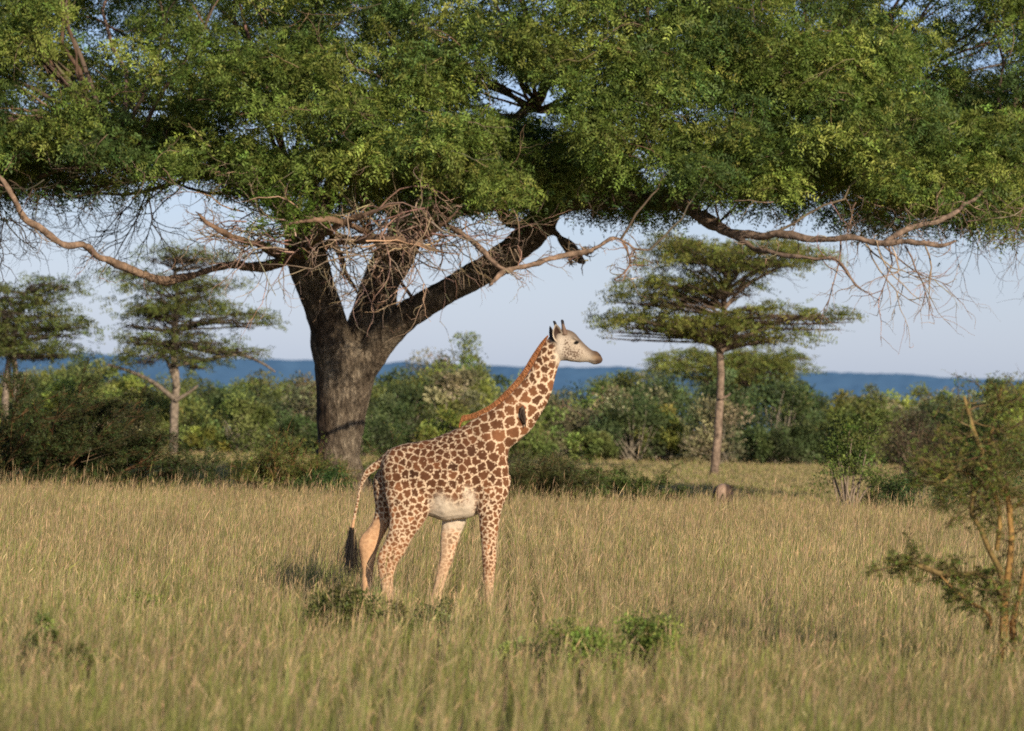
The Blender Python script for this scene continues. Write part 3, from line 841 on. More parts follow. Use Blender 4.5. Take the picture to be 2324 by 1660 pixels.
# root flare
for a in range(7):
    an = a / 7 * 2 * math.pi + .3
    b0 = np.array(TP(765, 1100)); q = np.array([[b0[0] + math.cos(an) * k, b0[1] + math.sin(an) * k, z] for k, z in ((.25, 1.0), (.45, .5), (.8, .15), (1.15, -.1))])
    V, Qd = tubes(q[None], np.array([[.3, .28, .2, .08]]), 10); n = len(q); V = np.vstack([V, q[0], q[-1]])
    I = np.arange(n * 10).reshape(n, 10)
    T = np.concatenate([np.stack([np.roll(I[0], -1), I[0], np.full(10, n * 10)], -1), np.stack([I[-1], np.roll(I[-1], -1), np.full(10, n * 10 + 1)], -1)])
    tb.add(V, [Qd, T], (1, 1, 1))
tme = remeshed('trunk', tb, .035, 6)
nv = len(tme.vertices); co_ = np.empty(nv * 3, np.float32); tme.vertices.foreach_get('co', co_); TV = co_.reshape(-1, 3).astype(float)
no_ = np.empty(nv * 3, np.float32); tme.vertices.foreach_get('normal', no_); TN = no_.reshape(-1, 3)
dsp = np.array([noise.fractal(Vector((p[0] * 1.6, p[1] * 1.6, p[2] * .8)), .8, 2.1, 4) for p in TV]) * .045
TV = TV + TN * dsp[:, None]
tme.vertices.foreach_set('co', TV.astype(np.float32).ravel()); tme.update()
tme.polygons.foreach_set('use_smooth', np.ones(len(tme.polygons), bool))
link('trunk', tme, BARK, tree)

BR = (.21, .135, .09)
free_nodes = []
def free_branch(name, secs, c, side=10):
    secs = [(x + rng.normal(0, 2.5) * (0 < i < len(secs) - 1), y + rng.normal(0, 3.5) * (0 < i < len(secs) - 1), r_ * rng.uniform(.85, 1.12), o_) for i, (x, y, r_, o_) in enumerate(secs)]
    V, Fc, cc, r = limb(secs, 8, side, .74)
    jit = np.array([noise.noise_vector(Vector(p * 1.8)) for p in V]) * .07 + np.array([noise.noise_vector(Vector(p * 7)) for p in V]) * .022
    V = V + jit; cc = cc + np.array([noise.noise_vector(Vector(p * 1.8)) for p in cc]) * .07
    free_nodes.append(cc[2:])
    mb = MB(); mb.add(V, Fc, c)
    return mb, cc, r


long_branches = [
    [(650, 588, 18, -.8), (600, 603, 14, -1.6), (560, 600, 12, -2.4), (510, 600, 11, -3.2), (450, 622, 11, -4.2), (385, 634, 12, -5), (330, 625, 12, -5.8), (285, 612, 12, -6.4), (235, 588, 12, -7),
     (190, 562, 11, -7.5), (145, 552, 11, -8), (100, 535, 10, -8.3), (65, 500, 10, -8.6), (35, 460, 9, -8.8), (10, 415, 8, -9), (-20, 370, 7, -9), (-60, 310, 6, -9)],
    [(1500, 458, 20, -3.8), (1545, 462, 18, -4.6), (1590, 490, 16, -5.4), (1640, 520, 14, -6.2), (1700, 535, 11, -7), (1780, 541, 10.5, -7.8), (1860, 545, 10, -8.3), (1930, 540, 10.5, -8.6), (1990, 548, 9.5, -8.8), (2060, 552, 8, -9), (2130, 556, 6, -9), (2165, 548, 3, -9)],
    [(1600, 485, 12, -5.4), (1650, 520, 9, -6.4), (1720, 560, 8, -7.6), (1780, 582, 7, -8.4), (1850, 586, 6, -8.8), (1900, 592, 5, -9), (1935, 640, 3.4, -9), (1955, 658, 2, -9)],
    [(2010, 548, 8, -8.8), (2070, 520, 7, -8.6), (2140, 500, 7, -8.2), (2210, 455, 5, -7.4), (2260, 400, 3, -6), (2280, 360, 1, -5)],
    [(1110, 648, 3, -9.2), (1150, 622, 6, -9), (1200, 608, 7, -8.8), (1250, 592, 7.5, -8.6), (1300, 572, 7, -8.4), (1350, 560, 6, -8.4), (1395, 545, 5, -8.4), (1440, 556, 4, -8.4), (1475, 566, 2, -8.4)],
    [(900, 500, 13, -3), (960, 498, 11, -5.5), (1015, 515, 9, -8), (1060, 545, 8, -8.6), (1100, 575, 7.5, -8.9), (1130, 600, 7, -9), (1155, 618, 6, -9)],
    [(1410, 552, 4, -8.4), (1428, 590, 3.5, -8.4), (1420, 615, 3, -8.4), (1395, 635, 2, -8.4)],
    [(700, 580, 12, -2), (640, 565, 10, -5), (580, 550, 9, -7.5), (520, 530, 8, -8.6), (480, 512, 7, -9), (458, 494, 4, -9.2), (445, 482, 1, -9.2)],
    [(740, 560, 14, -2), (760, 548, 12, -5), (800, 545, 11, -7.5), (860, 552, 9, -8.6), (930, 560, 7, -9), (990, 572, 4, -9), (1040, 580, 1, -9)],
    [(700, 560, 12, -2), (720, 540, 11, -5), (740, 520, 10, -7.5), (800, 500, 9, -8.6), (850, 480, 5, -9), (905, 462, 1, -9)],
    [(880, 560, 14, -2), (850, 530, 12, -5), (820, 525, 10, -7.5), (750, 500, 8, -8.6), (690, 505, 5, -9), (620, 518, 1, -9)],
    [(860, 580, 14, -2), (900, 560, 12, -5), (940, 545, 10, -7.5), (1000, 510, 6, -8.6), (1050, 470, 1, -9)],
    [(660, 585, 14, -.9), (610, 570, 11, -1.3), (585, 548, 8, -1.5)],
    [(850, 540, 7, -.9), (885, 608, 6, -1.1), (930, 665, 5.5, -1.2), (955, 700, 4.5, -1.3), (975, 712, 2.5, -1.3)],
    [(735, 500, 8, -1), (765, 565, 8, -1.2), (785, 612, 6, -1.4), (800, 650, 4.5, -1.5), (825, 690, 3, -1.5)],
    [(860, 560, 7, -1), (850, 610, 5, -1.3), (868, 650, 4, -1.4), (868, 690, 3.5, -1.4), (850, 698, 2.5, -1.4)],
]
for bi, s in enumerate(long_branches):
    mb, cc, r = free_branch('branch', s, (.25, .17, .12) if bi in (0, 4, 5) else ((.22, .155, .115) if bi < 4 else BR))
    mb.build('branch', WOOD, tree, smooth=True)
    nodes_p.append(cc); nodes_r.append(r)
NP_ = np.concatenate(nodes_p)

# crown envelope ------------------------------------------------------------
low_px = np.array([-900, -400, -100, 0, 100, 200, 300, 400, 470, 530, 600, 660, 720, 800, 900, 1000, 1100, 1200, 1300, 1400, 1480, 1560, 1650, 1750, 1850, 1950, 2050, 2150, 2250, 2350, 2600, 2900])
low_py = np.array([420, 450, 440, 430, 440, 425, 400, 385, 375, 395, 440, 470, 480, 470, 475, 470, 455, 450, 450, 470, 475, 455, 450, 452, 465, 490, 505, 512, 500, 505, 520, 520])
ccx = float(TP(1060, 800)[0]); ccy = TD + .5; ra, rb = 18.0, 9.8
def low_z(x, y):
    pxx = CX + F * x / TD
    zl = 3 + (HOR + (pxx - CX) * math.tan(ROLL) - np.interp(pxx, low_px, low_py)) * TD / F
    zl = zl + .30 * np.sin(x * 1.9 + y * .7) + .22 * np.sin(x * .83 - y * 1.3 + 1) + .15 * np.sin(x * 3.7 + y * 2.1)
    # compensate distance so that the rim in front and behind share the drooping outline
    return 3 + (zl - 3) * (y / TD)
def sample_crown(n, near=True):
    out = []
    while len(out) < n:
        x = ccx + rng.uniform(-1, 1) * ra; y = ccy + rng.uniform(-1, 1) * rb
        r = math.sqrt(((x - ccx) / ra) ** 2 + ((y - ccy) / rb) ** 2)
        if r > 1: continue
        w = rng.uniform(0, 1); lz = float(low_z(np.array(x), np.array(y))) + .25
        top = 7.6 * math.sqrt(max(0, 1 - r ** 7)) + .8
        q = max(r ** 3.2, w ** 2) if True else 0
        z = lz + top * w
        shell = (r > .80) or (w > .80) or (w < .16)
        if not shell and rng.uniform() > .26: continue
        if y > ccy + 2 and rng.uniform() > .35: continue
        pz_, qz_ = proj(np.array([x, y, z]))
        if (pz_ < -150 or pz_ > 2470 or qz_ < -130) and rng.uniform() > .42: continue
        if noise.noise(Vector((x * .35, y * .35, z * .5))) < -.20: continue
        # the open window around the limbs, right of the middle
        out.append((x, y, z, r, w))
    return np.array(out)
cl = sample_crown(2500)
# leave out clumps hiding the few openings the crown has
cpx, cpy = proj(cl[:, :3])
def near_hole(px, py, holes):
    k = np.zeros(len(px), bool)
    for hx_, hy_, rx, ry in holes: k |= ((px - hx_) / rx) ** 2 + ((py - hy_) / ry) ** 2 < 1
    return k
holes = [(790, 60, 45, 35), (345, 250, 60, 28), (640, 325, 50, 35), (1160, 215, 60, 60), (1235, 215, 60, 40), (1450, 330, 50, 40), (1480, 390, 60, 25), (720, 405, 45, 22), (2225, 85, 22, 22), (400, 200, 45, 25)]
hk = near_hole(cpx, cpy, holes)
cl = cl[~(hk & (rng.uniform(0, 1, len(cl)) < .93))]
nc = len(cl)
print('clumps', nc)
sp = 76
ci = np.repeat(np.arange(nc), sp)
th = rng.uniform(0, 2 * np.pi, len(ci)); uz = rng.uniform(-1, 1, len(ci)); rad = rng.uniform(.25, 1, len(ci)) ** .6
rxy = np.sqrt(1 - uz ** 2)
csz = rng.uniform(.50, .98, nc)[ci]
o3 = np.stack([rxy * np.cos(th) * .95, rxy * np.sin(th) * .95, uz * .50], -1) * (rad * csz)[:, None]
C3 = cl[ci, :3] + o3
D3 = norm(o3) + rng.normal(0, .5, o3.shape); D3[:, 2] = D3[:, 2] * .5 - .05
# keep openings clear
spx, spy = proj(C3)
kk = ~(near_hole(spx, spy, [(a, b, c * .8, d * .8) for a, b, c, d in holes]) & (rng.uniform(0, 1, len(C3)) < .82))
C3 = C3[kk]; D3 = D3[kk]; ci = ci[kk]
cb = np.stack([rng.choice(3, nc, p=[.5, .3, .2])], -1)[:, 0]
pal = np.array([(.155, .215, .046), (.245, .290, .064), (.088, .140, .040)])
ccol = pal[cb] * np.exp(rng.normal(0, .24, (nc, 1)))
spc = ccol[ci] * np.exp(rng.normal(0, .18, (len(ci), 1))) * np.exp(rng.normal(0, .06, (len(ci), 3)))
# leaf sprays, tones varied at random per clump and spray
mb = MB(); sprays(mb, C3, D3, rng.uniform(.22, .40, len(C3)), 5, .11, .038, spc, .4, tilt=.9)
fo = mb.build('foliage', LEAF, tree)
print('leaf faces', len(fo.data.polygons))

# inner branches from limbs to clumps
targets = cl[rng.permutation(nc)[:300], :3]
kd = kdtree.KDTree(len(NP_))
for i, p in enumerate(NP_): kd.insert(p, i)
kd.balance()
PL = []; RL = []
for t in targets:
    t = np.array(t); p, i, dist = kd.find(t * .85 + np.array([ccx, ccy, t[2] - 1.5]) * .15)
    p = np.array(p)
    if dist > 9: continue
    k = np.linspace(0, 1, 9)[:, None]
    mid = (p + t) / 2 + rng.normal(0, .10 * dist + .05, 3) + np.array([0, 0, -.06 * dist])
    q = (1 - k) ** 2 * p + 2 * k * (1 - k) * mid + k ** 2 * t + rng.normal(0, .02 * dist, (9, 3)) * np.sin(k * np.pi)
    PL.append(q); RL.append(np.linspace(min(.016 + .009 * dist, .075), .008, 9))
PL = np.array(PL); RL = np.array(RL)
mb = MB(); V, Qd = tubes(PL, RL, 6); mb.add(V, [Qd], np.repeat(cols((.15, .105, .075), len(PL), .2), 54, 0))
# fine twigs inside the foliage
ti = rng.integers(0, nc, 1600)
S0 = cl[ti, :3] + rng.normal(0, .3, (1600, 3))
for Pt, Rr in branching(S0, rng.normal(0, 1, (1600, 3)) * [1, 1, .5], rng.uniform(.5, 1.3, 1600), .012, 2, 2, 6, .25):
    V, Qd = tubes(Pt, Rr, 4); mb.add(V, [Qd], np.repeat(cols((.22, .155, .105), len(Pt), .25), 24, 0))
mb.build('inner_branches', TWIG, tree)

# bare twigs: tangle round the fork, fringes under the crown
mb = MB()
def twig_set(n, xr, yr, orr, dirf, Lr, R, levels=3, nchild=2, wander=.28, pull=(0, 0, -.02), c=(.34, .245, .175), spread=.8):
    x = rng.uniform(*xr, n); y = rng.uniform(*yr, n) if not callable(yr) else yr(x)
    S0 = TP(x, y, rng.uniform(*orr, n))
    for Pt, Rr in branching(S0, dirf(n), rng.uniform(*Lr, n), R, levels, nchild, 7, wander, pull, spread, .62):
        V, Qd = tubes(Pt, Rr, 4); mb.add(V, [Qd], np.repeat(cols(c, len(Pt), .28), 28, 0))
for cc_ in free_nodes:
    S0 = cc_[rng.integers(0, len(cc_), 16)]
    for Pt, Rr in branching(S0, rng.normal(0, 1, (16, 3)) * [1, .5, .9], rng.uniform(.2, .75, 16), .014, 3, 2, 7, .3, (0, 0, -.02), .8, .6):
        V, Qd = tubes(Pt, Rr, 4); mb.add(V, [Qd], np.repeat(cols((.26, .18, .13), len(Pt), .28), 28, 0))
rd = lambda n: rng.normal(0, 1, (n, 3)) * [1, .6, .45]
twig_set(80, (650, 1010), (470, 580), (-9.4, -5), rd, (.9, 2.4), .022, 3, 2, .30)
twig_set(45, (540, 720), (470, 580), (-9, -6), lambda n: rng.normal(0, .4, (n, 3)) + [-1, -.2, .1], (.8, 1.9), .020, 3, 2, .3)
twig_set(26, (680, 960), (560, 620), (-9, -5), lambda n: rng.normal(0, .5, (n, 3)) + [.2, -.2, -1], (.5, 1.3), .014, 2, 2, .38)
twig_set(26, (980, 1200), (460, 570), (-9, -6), lambda n: rng.normal(0, .6, (n, 3)) + [.5, -.2, -.5], (.7, 1.6), .013, 3, 2, .35)
lowf = lambda x: np.interp(x, low_px, low_py)
fr = lambda n: rng.normal(0, .55, (n, 3)) + [0, -.1, -.75]
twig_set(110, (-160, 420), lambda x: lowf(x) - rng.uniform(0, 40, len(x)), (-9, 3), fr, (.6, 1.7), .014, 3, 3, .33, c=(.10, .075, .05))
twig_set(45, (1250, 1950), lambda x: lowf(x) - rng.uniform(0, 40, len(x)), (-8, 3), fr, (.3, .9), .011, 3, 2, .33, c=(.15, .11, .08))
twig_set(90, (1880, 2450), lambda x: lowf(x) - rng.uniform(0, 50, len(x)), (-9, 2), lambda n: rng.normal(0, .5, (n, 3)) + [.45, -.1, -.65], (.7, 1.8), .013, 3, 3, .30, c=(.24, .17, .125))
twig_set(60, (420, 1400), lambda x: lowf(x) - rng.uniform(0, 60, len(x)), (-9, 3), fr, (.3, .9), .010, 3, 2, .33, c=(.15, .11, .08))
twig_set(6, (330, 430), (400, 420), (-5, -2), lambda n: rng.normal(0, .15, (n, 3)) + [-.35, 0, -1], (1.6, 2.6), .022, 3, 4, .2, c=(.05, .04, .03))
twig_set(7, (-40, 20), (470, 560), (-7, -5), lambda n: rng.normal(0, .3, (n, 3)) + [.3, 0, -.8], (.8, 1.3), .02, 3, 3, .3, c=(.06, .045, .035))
twig_set(9, (1880, 2100), (545, 560), (-9, -8), lambda n: rng.normal(0, .18, (n, 3)) + [.55, 0, -.75], (1.2, 2.0), .022, 3, 3, .2)
twig_set(14, (200, 620), (560, 620), (-7.5, -3), lambda n: rng.normal(0, .5, (n, 3)) + [0, 0, .4], (.3, .8), .012, 2, 2, .3)
twig_set(30, (1290, 1345), (565, 600), (-8.5, -2.4), lambda n: rng.normal(0, 1, (n, 3)), (.2, .45), .02, 2, 2, .4, c=(.20, .14, .10))
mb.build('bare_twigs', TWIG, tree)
# sparse leaves among the twigs under the crown
n = 2400
x = rng.uniform(-150, 2450, n); y = lowf(x) + rng.exponential(16, n) - 10
C3 = TP(x, y, rng.uniform(-9, 4, n))
m2 = MB(); sprays(m2, C3, rng.normal(0, 1, (n, 3)), .2, 4, .075, .030, cols((.065, .115, .028), n), .5)
n = 420
C3 = TP(rng.normal(655, 50, n), rng.normal(470, 35, n), rng.uniform(-9.5, -7, n))
sprays(m2, C3, rng.normal(0, 1, (n, 3)), .22, 4, .085, .034, cols((.12, .19, .03), n), .3)
m2.build('stray_leaves', LEAF, tree)

# ------------------------------------------------------------------ flat-topped acacias
def acacia(label, d, trunk, plates, group=None, limbs=(), seed=1, leafc=(.075, .105, .03), dens=1.0, bark=(.27, .195, .145), dz=1.6, ll=.11):
    zm = F / d
    b = P(trunk[0][0], trunk[0][1], d); b = np.array([b[0], d, 0])
    t = thing('acacia_tree', label, 'tree', b, group)
    s = spline(np.array([(x, y, r) for x, y, r in trunk], float), 6)
    c = P(s[:, 0], s[:, 1], np.full(len(s), d)); c[0, 2] = min(c[0, 2], -.1)
    V, Qd = tubes(c[None], (s[:, 2] / zm)[None], 12)
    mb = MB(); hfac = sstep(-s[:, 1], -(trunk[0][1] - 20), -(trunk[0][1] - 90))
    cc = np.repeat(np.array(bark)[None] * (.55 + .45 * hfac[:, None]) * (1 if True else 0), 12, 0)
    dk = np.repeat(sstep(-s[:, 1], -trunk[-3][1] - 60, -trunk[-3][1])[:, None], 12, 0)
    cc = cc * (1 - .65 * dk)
    V = V + np.array([noise.noise(Vector(p * 3)) for p in V])[:, None] * .03
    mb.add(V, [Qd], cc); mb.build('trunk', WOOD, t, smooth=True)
    mb = MB(); fb = MB()
    top = c[int(len(c) * .55):]
    pl2 = []
    for (x, y, hw, hh, k) in plates:
        pl2.append((x, y, hw, hh, k))
        for _ in range(2): pl2.append((x + rng.uniform(-.7, .7) * hw, y + rng.uniform(-24, 20), hw * rng.uniform(.3, .5), hh * .9, k * .9))
    for (x, y, hw, hh, k) in pl2:
        dn = k * dens
        n = int(hw * 2 / zm * (hw / zm * dz) * 62 * dn)
        th = rng.uniform(0, 2 * np.pi, n); rr = np.sqrt(rng.uniform(0, 1, n))
        lump = 1 + .25 * np.sin(th * 3 + x) + .15 * np.sin(th * 5 + y)
        ox = np.cos(th) * rr * hw / zm * lump; oy = np.sin(th) * rr * hw / zm * dz * .6 * lump
        oz = rng.normal(0, .55, n) * hh * 1.25 / zm + (1 - rr ** 2) * hh / zm * .7 + .10 * np.sin(ox * 2.1 + x) + .10 * np.cos(oy * 2.3 + y)
        # fringe
        c0 = P(x, y, d)
        keep = fnoise(ox * 1.0, oy * 1.0 + y, .55, (x % 7)) > -.45
        Cn = (c0 + np.stack([ox, oy, oz], -1))[keep]; m = len(Cn)
        Dn = np.stack([ox, oy, 0 * ox], -1)[keep]; Dn = norm(Dn) + rng.normal(0, .4, (m, 3)); Dn[:, 2] = rng.normal(-.05, .16, m)
        sprays(fb, Cn, Dn, rng.uniform(.25, .5, m), 4, ll, ll * .45, cols(leafc, m, .22), .15, tilt=1.3)
        # spokes
        src = top[np.argmin(np.abs(top[:, 2] - (c0[2] - hw / zm * .45)))]
        q = 9
        tg = c0 + np.stack([np.cos(np.linspace(0, 2 * np.pi, q, endpoint=False)) * hw / zm * rng.uniform(.45, .9, q), np.sin(np.linspace(0, 2 * np.pi, q, endpoint=False)) * hw / zm * .8, np.full(q, -.05)], -1)
        kx = np.linspace(0, 1, 8)[None, :, None]
        mid = src * .45 + tg * .55; mid[:, 2] = np.minimum(src[2], tg[:, 2]) * .25 + tg[:, 2] * .75 - .08
        PP = (1 - kx) ** 2 * src + 2 * kx * (1 - kx) * mid[:, None] + kx ** 2 * tg[:, None] + rng.normal(0, .02, (q, 8, 3))
        V, Qd = tubes(PP, np.ones((q, 1)) * np.linspace(.045, .010, 8)[None] * (.3 + .6 * hw / 150), 6); mb.add(V, [Qd], np.array(bark) * .6)
        S0 = PP[:, 5].repeat(4, 0)
        for Pt, Rr in branching(S0, rng.normal(0, 1, (len(S0), 3)) * [1, 1, .15], hw / zm * .35, .014, 2, 3, 6, .2):
            V, Qd = tubes(Pt, Rr, 4); mb.add(V, [Qd], np.array(bark) * .4)
    for lm in limbs:
        s = spline(np.array(lm, float), 6); cl_ = P(s[:, 0], s[:, 1], np.full(len(s), d - .2))
        V, Qd = tubes(cl_[None], (s[:, 2] / zm)[None], 8); mb.add(V, [Qd], np.array(bark) * .8)
    mb.build('branches', WOOD, t, smooth=True); fb.build('foliage', LEAF, t)
    return t


acacia('tall flat-topped acacia with slim pale trunk standing right of the giraffe', 148,
       [(1618, 1110, 10), (1622, 1060, 10), (1628, 1000, 9.5), (1633, 920, 9), (1636, 850, 8), (1634, 810, 9), (1636, 785, 11), (1643, 730, 7), (1645, 670, 6), (1655, 620, 5), (1660, 575, 3)],
       [(1690, 568, 205, 15, 1.1), (1530, 545, 50, 7, 1), (1650, 598, 190, 13, 1.0), (1790, 590, 70, 9, .9), (1540, 640, 130, 13, 1.1), (1500, 668, 110, 11, 1.0), (1460, 682, 80, 8, .9), (1640, 650, 100, 10, .6),
        (1490, 722, 140, 12, 1.2), (1420, 735, 75, 8, .9), (1590, 735, 130, 14, 1.2), (1730, 752, 120, 15, 1.2), (1780, 712, 105, 10, 1.1), (1880, 716, 62, 7, 1), (1925, 728, 35, 6, .8), (1650, 765, 100, 9, .9), (1385, 748, 35, 6, .8)],
       limbs=[[(1636, 790, 7), (1600, 765, 5), (1560, 745, 4), (1520, 735, 3)], [(1637, 795, 8), (1670, 775, 5.5), (1710, 755, 4.5), (1760, 740, 3)], [(1645, 700, 5), (1670, 670, 4), (1700, 645, 4), (1760, 610, 3)], [(1634, 905, 3), (1650, 900, 2.5), (1658, 892, 2)]],
       leafc=(.19, .205, .048), dens=.5)
acacia('layered acacia with pale straight trunk left of the big forked trunk', 158,
       [(393, 1050, 10), (394, 1000, 10), (396, 930, 9.5), (400, 870, 9), (396, 830, 8), (393, 780, 7), (400, 720, 6), (404, 680, 5.5), (398, 640, 4.5), (395, 590, 3)],
       [(430, 575, 95, 14, .8), (360, 585, 55, 9, .8), (480, 590, 55, 9, .7), (330, 632, 110, 10, .8), (500, 640, 70, 9, .7), (400, 660, 110, 10, .8), (350, 690, 100, 10, .7), (440, 705, 130, 12, 1.1), (550, 715, 75, 10, 1.1),
        (600, 735, 35, 7, .8), (310, 730, 60, 10, .8), (330, 775, 80, 12, 1.2), (430, 770, 90, 13, 1.1), (545, 795, 65, 11, 1.1), (360, 808, 100, 14, 1.3), (470, 815, 50, 9, .9), (590, 800, 25, 6, .7)],
       limbs=[[(394, 905, 6), (350, 870, 5), (300, 845, 4), (245, 828, 3)], [(398, 910, 5), (430, 890, 3.5), (450, 875, 2.5)], [(400, 880, 5), (380, 820, 4), (350, 790, 3)], [(398, 830, 5), (460, 818, 4), (540, 806, 3.5), (590, 822, 3), (625, 845, 2)]],
       leafc=(.155, .18, .05), dens=.5, bark=(.25, .20, .155))
acacia('acacia cut off by the left picture edge with twin pale trunks', 156,
       [(8, 1050, 9), (10, 980, 9), (12, 900, 8), (15, 850, 7), (25, 800, 6), (35, 750, 5), (45, 700, 4), (60, 660, 3)],
       [(130, 640, 62, 10, .8), (40, 665, 90, 10, 1), (120, 672, 60, 8, .8), (20, 700, 110, 12, 1.1), (130, 730, 80, 10, .9), (30, 745, 110, 13, 1.2), (150, 755, 60, 9, .9), (30, 790, 130, 14, 1.3), (130, 800, 60, 10, 1), (-60, 760, 110, 20, 1.2), (-80, 700, 100, 14, 1)],
       limbs=[[(38, 1040, 8), (36, 950, 8), (36, 860, 7), (30, 800, 5)]],
       leafc=(.145, .175, .05), dens=.62, bark=(.24, .19, .15))
acacia('low umbrella acacia crown peeking out behind the slim pale trunk', 185,
       [(1655, 1040, 8), (1655, 950, 8), (1650, 900, 7), (1650, 870, 6), (1655, 840, 5), (1655, 825, 3)],
       [(1560, 812, 85, 9, 1.1), (1740, 812, 95, 9, 1.1), (1650, 830, 150, 14, 1.2), (1800, 832, 50, 7, .9), (1600, 850, 120, 14, 1), (1720, 855, 90, 14, 1)],
       leafc=(.20, .225, .055), dens=.7)

# ------------------------------------------------------------------ bushes
def bush_parts(fb, sb, x, y, w, h, c, n_cl, per, ll, stems=5, irr=.35, base_gap=.1, stemc=(.20, .16, .12), twigc=None, zsc=.5):
    """foliage clumps and stems of one bush at ground (x,y)"""
    th = rng.uniform(0, 2 * np.pi, n_cl); rr = np.sqrt(rng.uniform(0, 1, n_cl))
    zz = rng.uniform(base_gap, 1, n_cl) ** .8
    prof = np.sqrt(np.clip(1 - np.abs(zz - .45) ** 2 / .36, .05, 1))
    cx_ = x + np.cos(th) * rr * w / 2 * prof; cy_ = y + np.sin(th) * rr * w / 2 * prof * .8
    cz_ = zz * h * (1 - irr * .5 * rng.uniform(0, 1, n_cl)) * (1 - .25 * rr)
    CC = np.stack([cx_, cy_, cz_ + ground_z(cy_)], -1)
    rad = rng.uniform(.5, 1.2, n_cl) * min(w, h * 1.3) * .17
    ci = np.repeat(np.arange(n_cl), per)
    d3 = norm(rng.normal(0, 1, (len(ci), 3))); k = rng.uniform(.1, 1, len(ci)) ** .5
    o3 = d3 * (k * rad[ci])[:, None] * [1.15, 1.15, .8]
    Cn = CC[ci] + o3
    Cn[:, 2] = np.maximum(Cn[:, 2], .02)
    ctone = np.exp(rng.normal(0, .30, (n_cl, 1))) * np.exp(rng.normal(0, .07, (n_cl, 3)))
    colr = np.asarray(c)[None] * ctone[ci] * np.exp(rng.normal(0, .16, (len(ci), 1)))
    dirs = d3 + rng.normal(0, .6, d3.shape)
    leaves(fb, Cn, dirs, norm(rng.normal(0, .7, d3.shape) + [0, -.2, .8]), ll * rng.uniform(.6, 1.3, len(ci)), ll * .5 * rng.uniform(.7, 1.3, len(ci)), colr)
    m = min(n_cl, stems * 4)
    S0 = np.tile([x, y, -.05], (m, 1)) + rng.normal(0, .06 * w, (m, 3)) * [1, 1, 0]
    S0[:, 2] += ground_z(S0[:, 1])
    T = CC[:m]; kx = np.linspace(0, 1, 7)[None, :, None]
    mid = (S0 + T) / 2 + rng.normal(0, .05 * w, (m, 3)) + [0, 0, .1 * h]
    PP = (1 - kx) ** 2 * S0[:, None] + 2 * kx * (1 - kx) * mid[:, None] + kx ** 2 * T[:, None]
    V, Qd = tubes(PP, np.ones((m, 1)) * np.linspace(.03, .008, 7)[None] * (h / 2.5) ** .5, 5)
    sb.add(V, [Qd], stemc)
    return CC


def bush(name, label, cat, px_, d, w, h, c, n_cl, per, ll, group=None, mat=None, **kw):
    x = float(P(px_, 1000, d)[0])
    t = thing(name, label, cat, (x, d, 0), group)
    fb = MB(); sb = MB(); bush_parts(fb, sb, x, d, w, h, c, n_cl, per, ll, **kw)
    fb.build('foliage', mat or LEAF_FAR, t); sb.build('stems', TWIG, t)
    return t


# woodland behind the meadow: front row as single bushes, deeper rows as one mass
prof_x = np.array([-400, 0, 100, 180, 260, 330, 450, 550, 620, 680, 760, 860, 900, 960, 1010, 1060, 1110, 1160, 1210, 1280, 1330, 1380, 1440, 1500, 1600, 1700, 1800, 1860, 1885, 1930, 2000, 2080, 2150, 2220, 2280, 2330, 2700])
prof_y = np.array([840, 850, 840, 812, 822, 855, 872, 868, 848, 862, 860, 846, 830, 812, 800, 806, 826, 850, 880, 898, 885, 862, 845, 838, 842, 832, 850, 896, 920, 890, 880, 885, 900, 890, 868, 850, 850])
greens = {'yellow-green': (.245, .265, .062), 'mid green': (.175, .21, .060), 'dark green': (.095, .13, .048), 'olive grey': (.23, .215, .115)}
gk = list(greens)
def top_h(px_, d, extra=0):
    yt = np.interp(px_, prof_x, prof_y) + extra
    hz = HOR + (px_ - CX) * math.tan(ROLL)
    return 3 + (hz - yt) * d / F
for i, px_ in enumerate(np.linspace(-150, 2470, 26)):
    px_ += rng.uniform(-30, 30)
    d = np.interp(px_, [0, 1162, 2324], [160, 165, 172]) + rng.uniform(0, 5)
    h = (top_h(px_, d, rng.uniform(-5, 80))) * .97
    kind = gk[rng.choice(4, p=[.3, .33, .25, .12])]
    bush('bush', 'rounded ' + kind + ' bush in the front row of the distant woodland', 'bush', px_, d, rng.uniform(1.9, 3.0), h * rng.uniform(.75, 1.0), greens[kind], 34, 150, .13,
         'bushes along the front of the woodland', stems=6, stemc=(.26, .22, .17))
fb = MB(); sb = MB()
for d0, nn, ex in ((172, 25, -4), (182, 25, -18), (196, 25, -24), (212, 24, -20)):
    for px_ in np.linspace(-300, 2620, nn):
        px_ += rng.uniform(-40, 40); d = d0 + rng.uniform(-3, 5)
        h = top_h(px_, d, ex + rng.uniform(0, 22))
        h *= 1.09
        if ex > 0: h *= rng.uniform(.82, 1)
        kind = gk[rng.choice(4, p=[.32, .33, .25, .10])]
        bush_parts(fb, sb, float(P(px_, 1000, d)[0]), d, rng.uniform(2.4, 3.8), h, np.array(greens[kind]) * rng.uniform(.8, 1.1), 30, 115, .16, stems=4, stemc=(.26, .22, .17))
wd = thing('woodland', 'dense mass of mixed green thicket and small trees along the horizon', 'woodland', (0, 190, 0))
fo = fb.build('foliage', LEAF_FAR, wd); st = sb.build('stems', TWIG, wd)
wd['kind'] = 'stuff'; fo['kind'] = 'stuff'; st['kind'] = 'stuff'

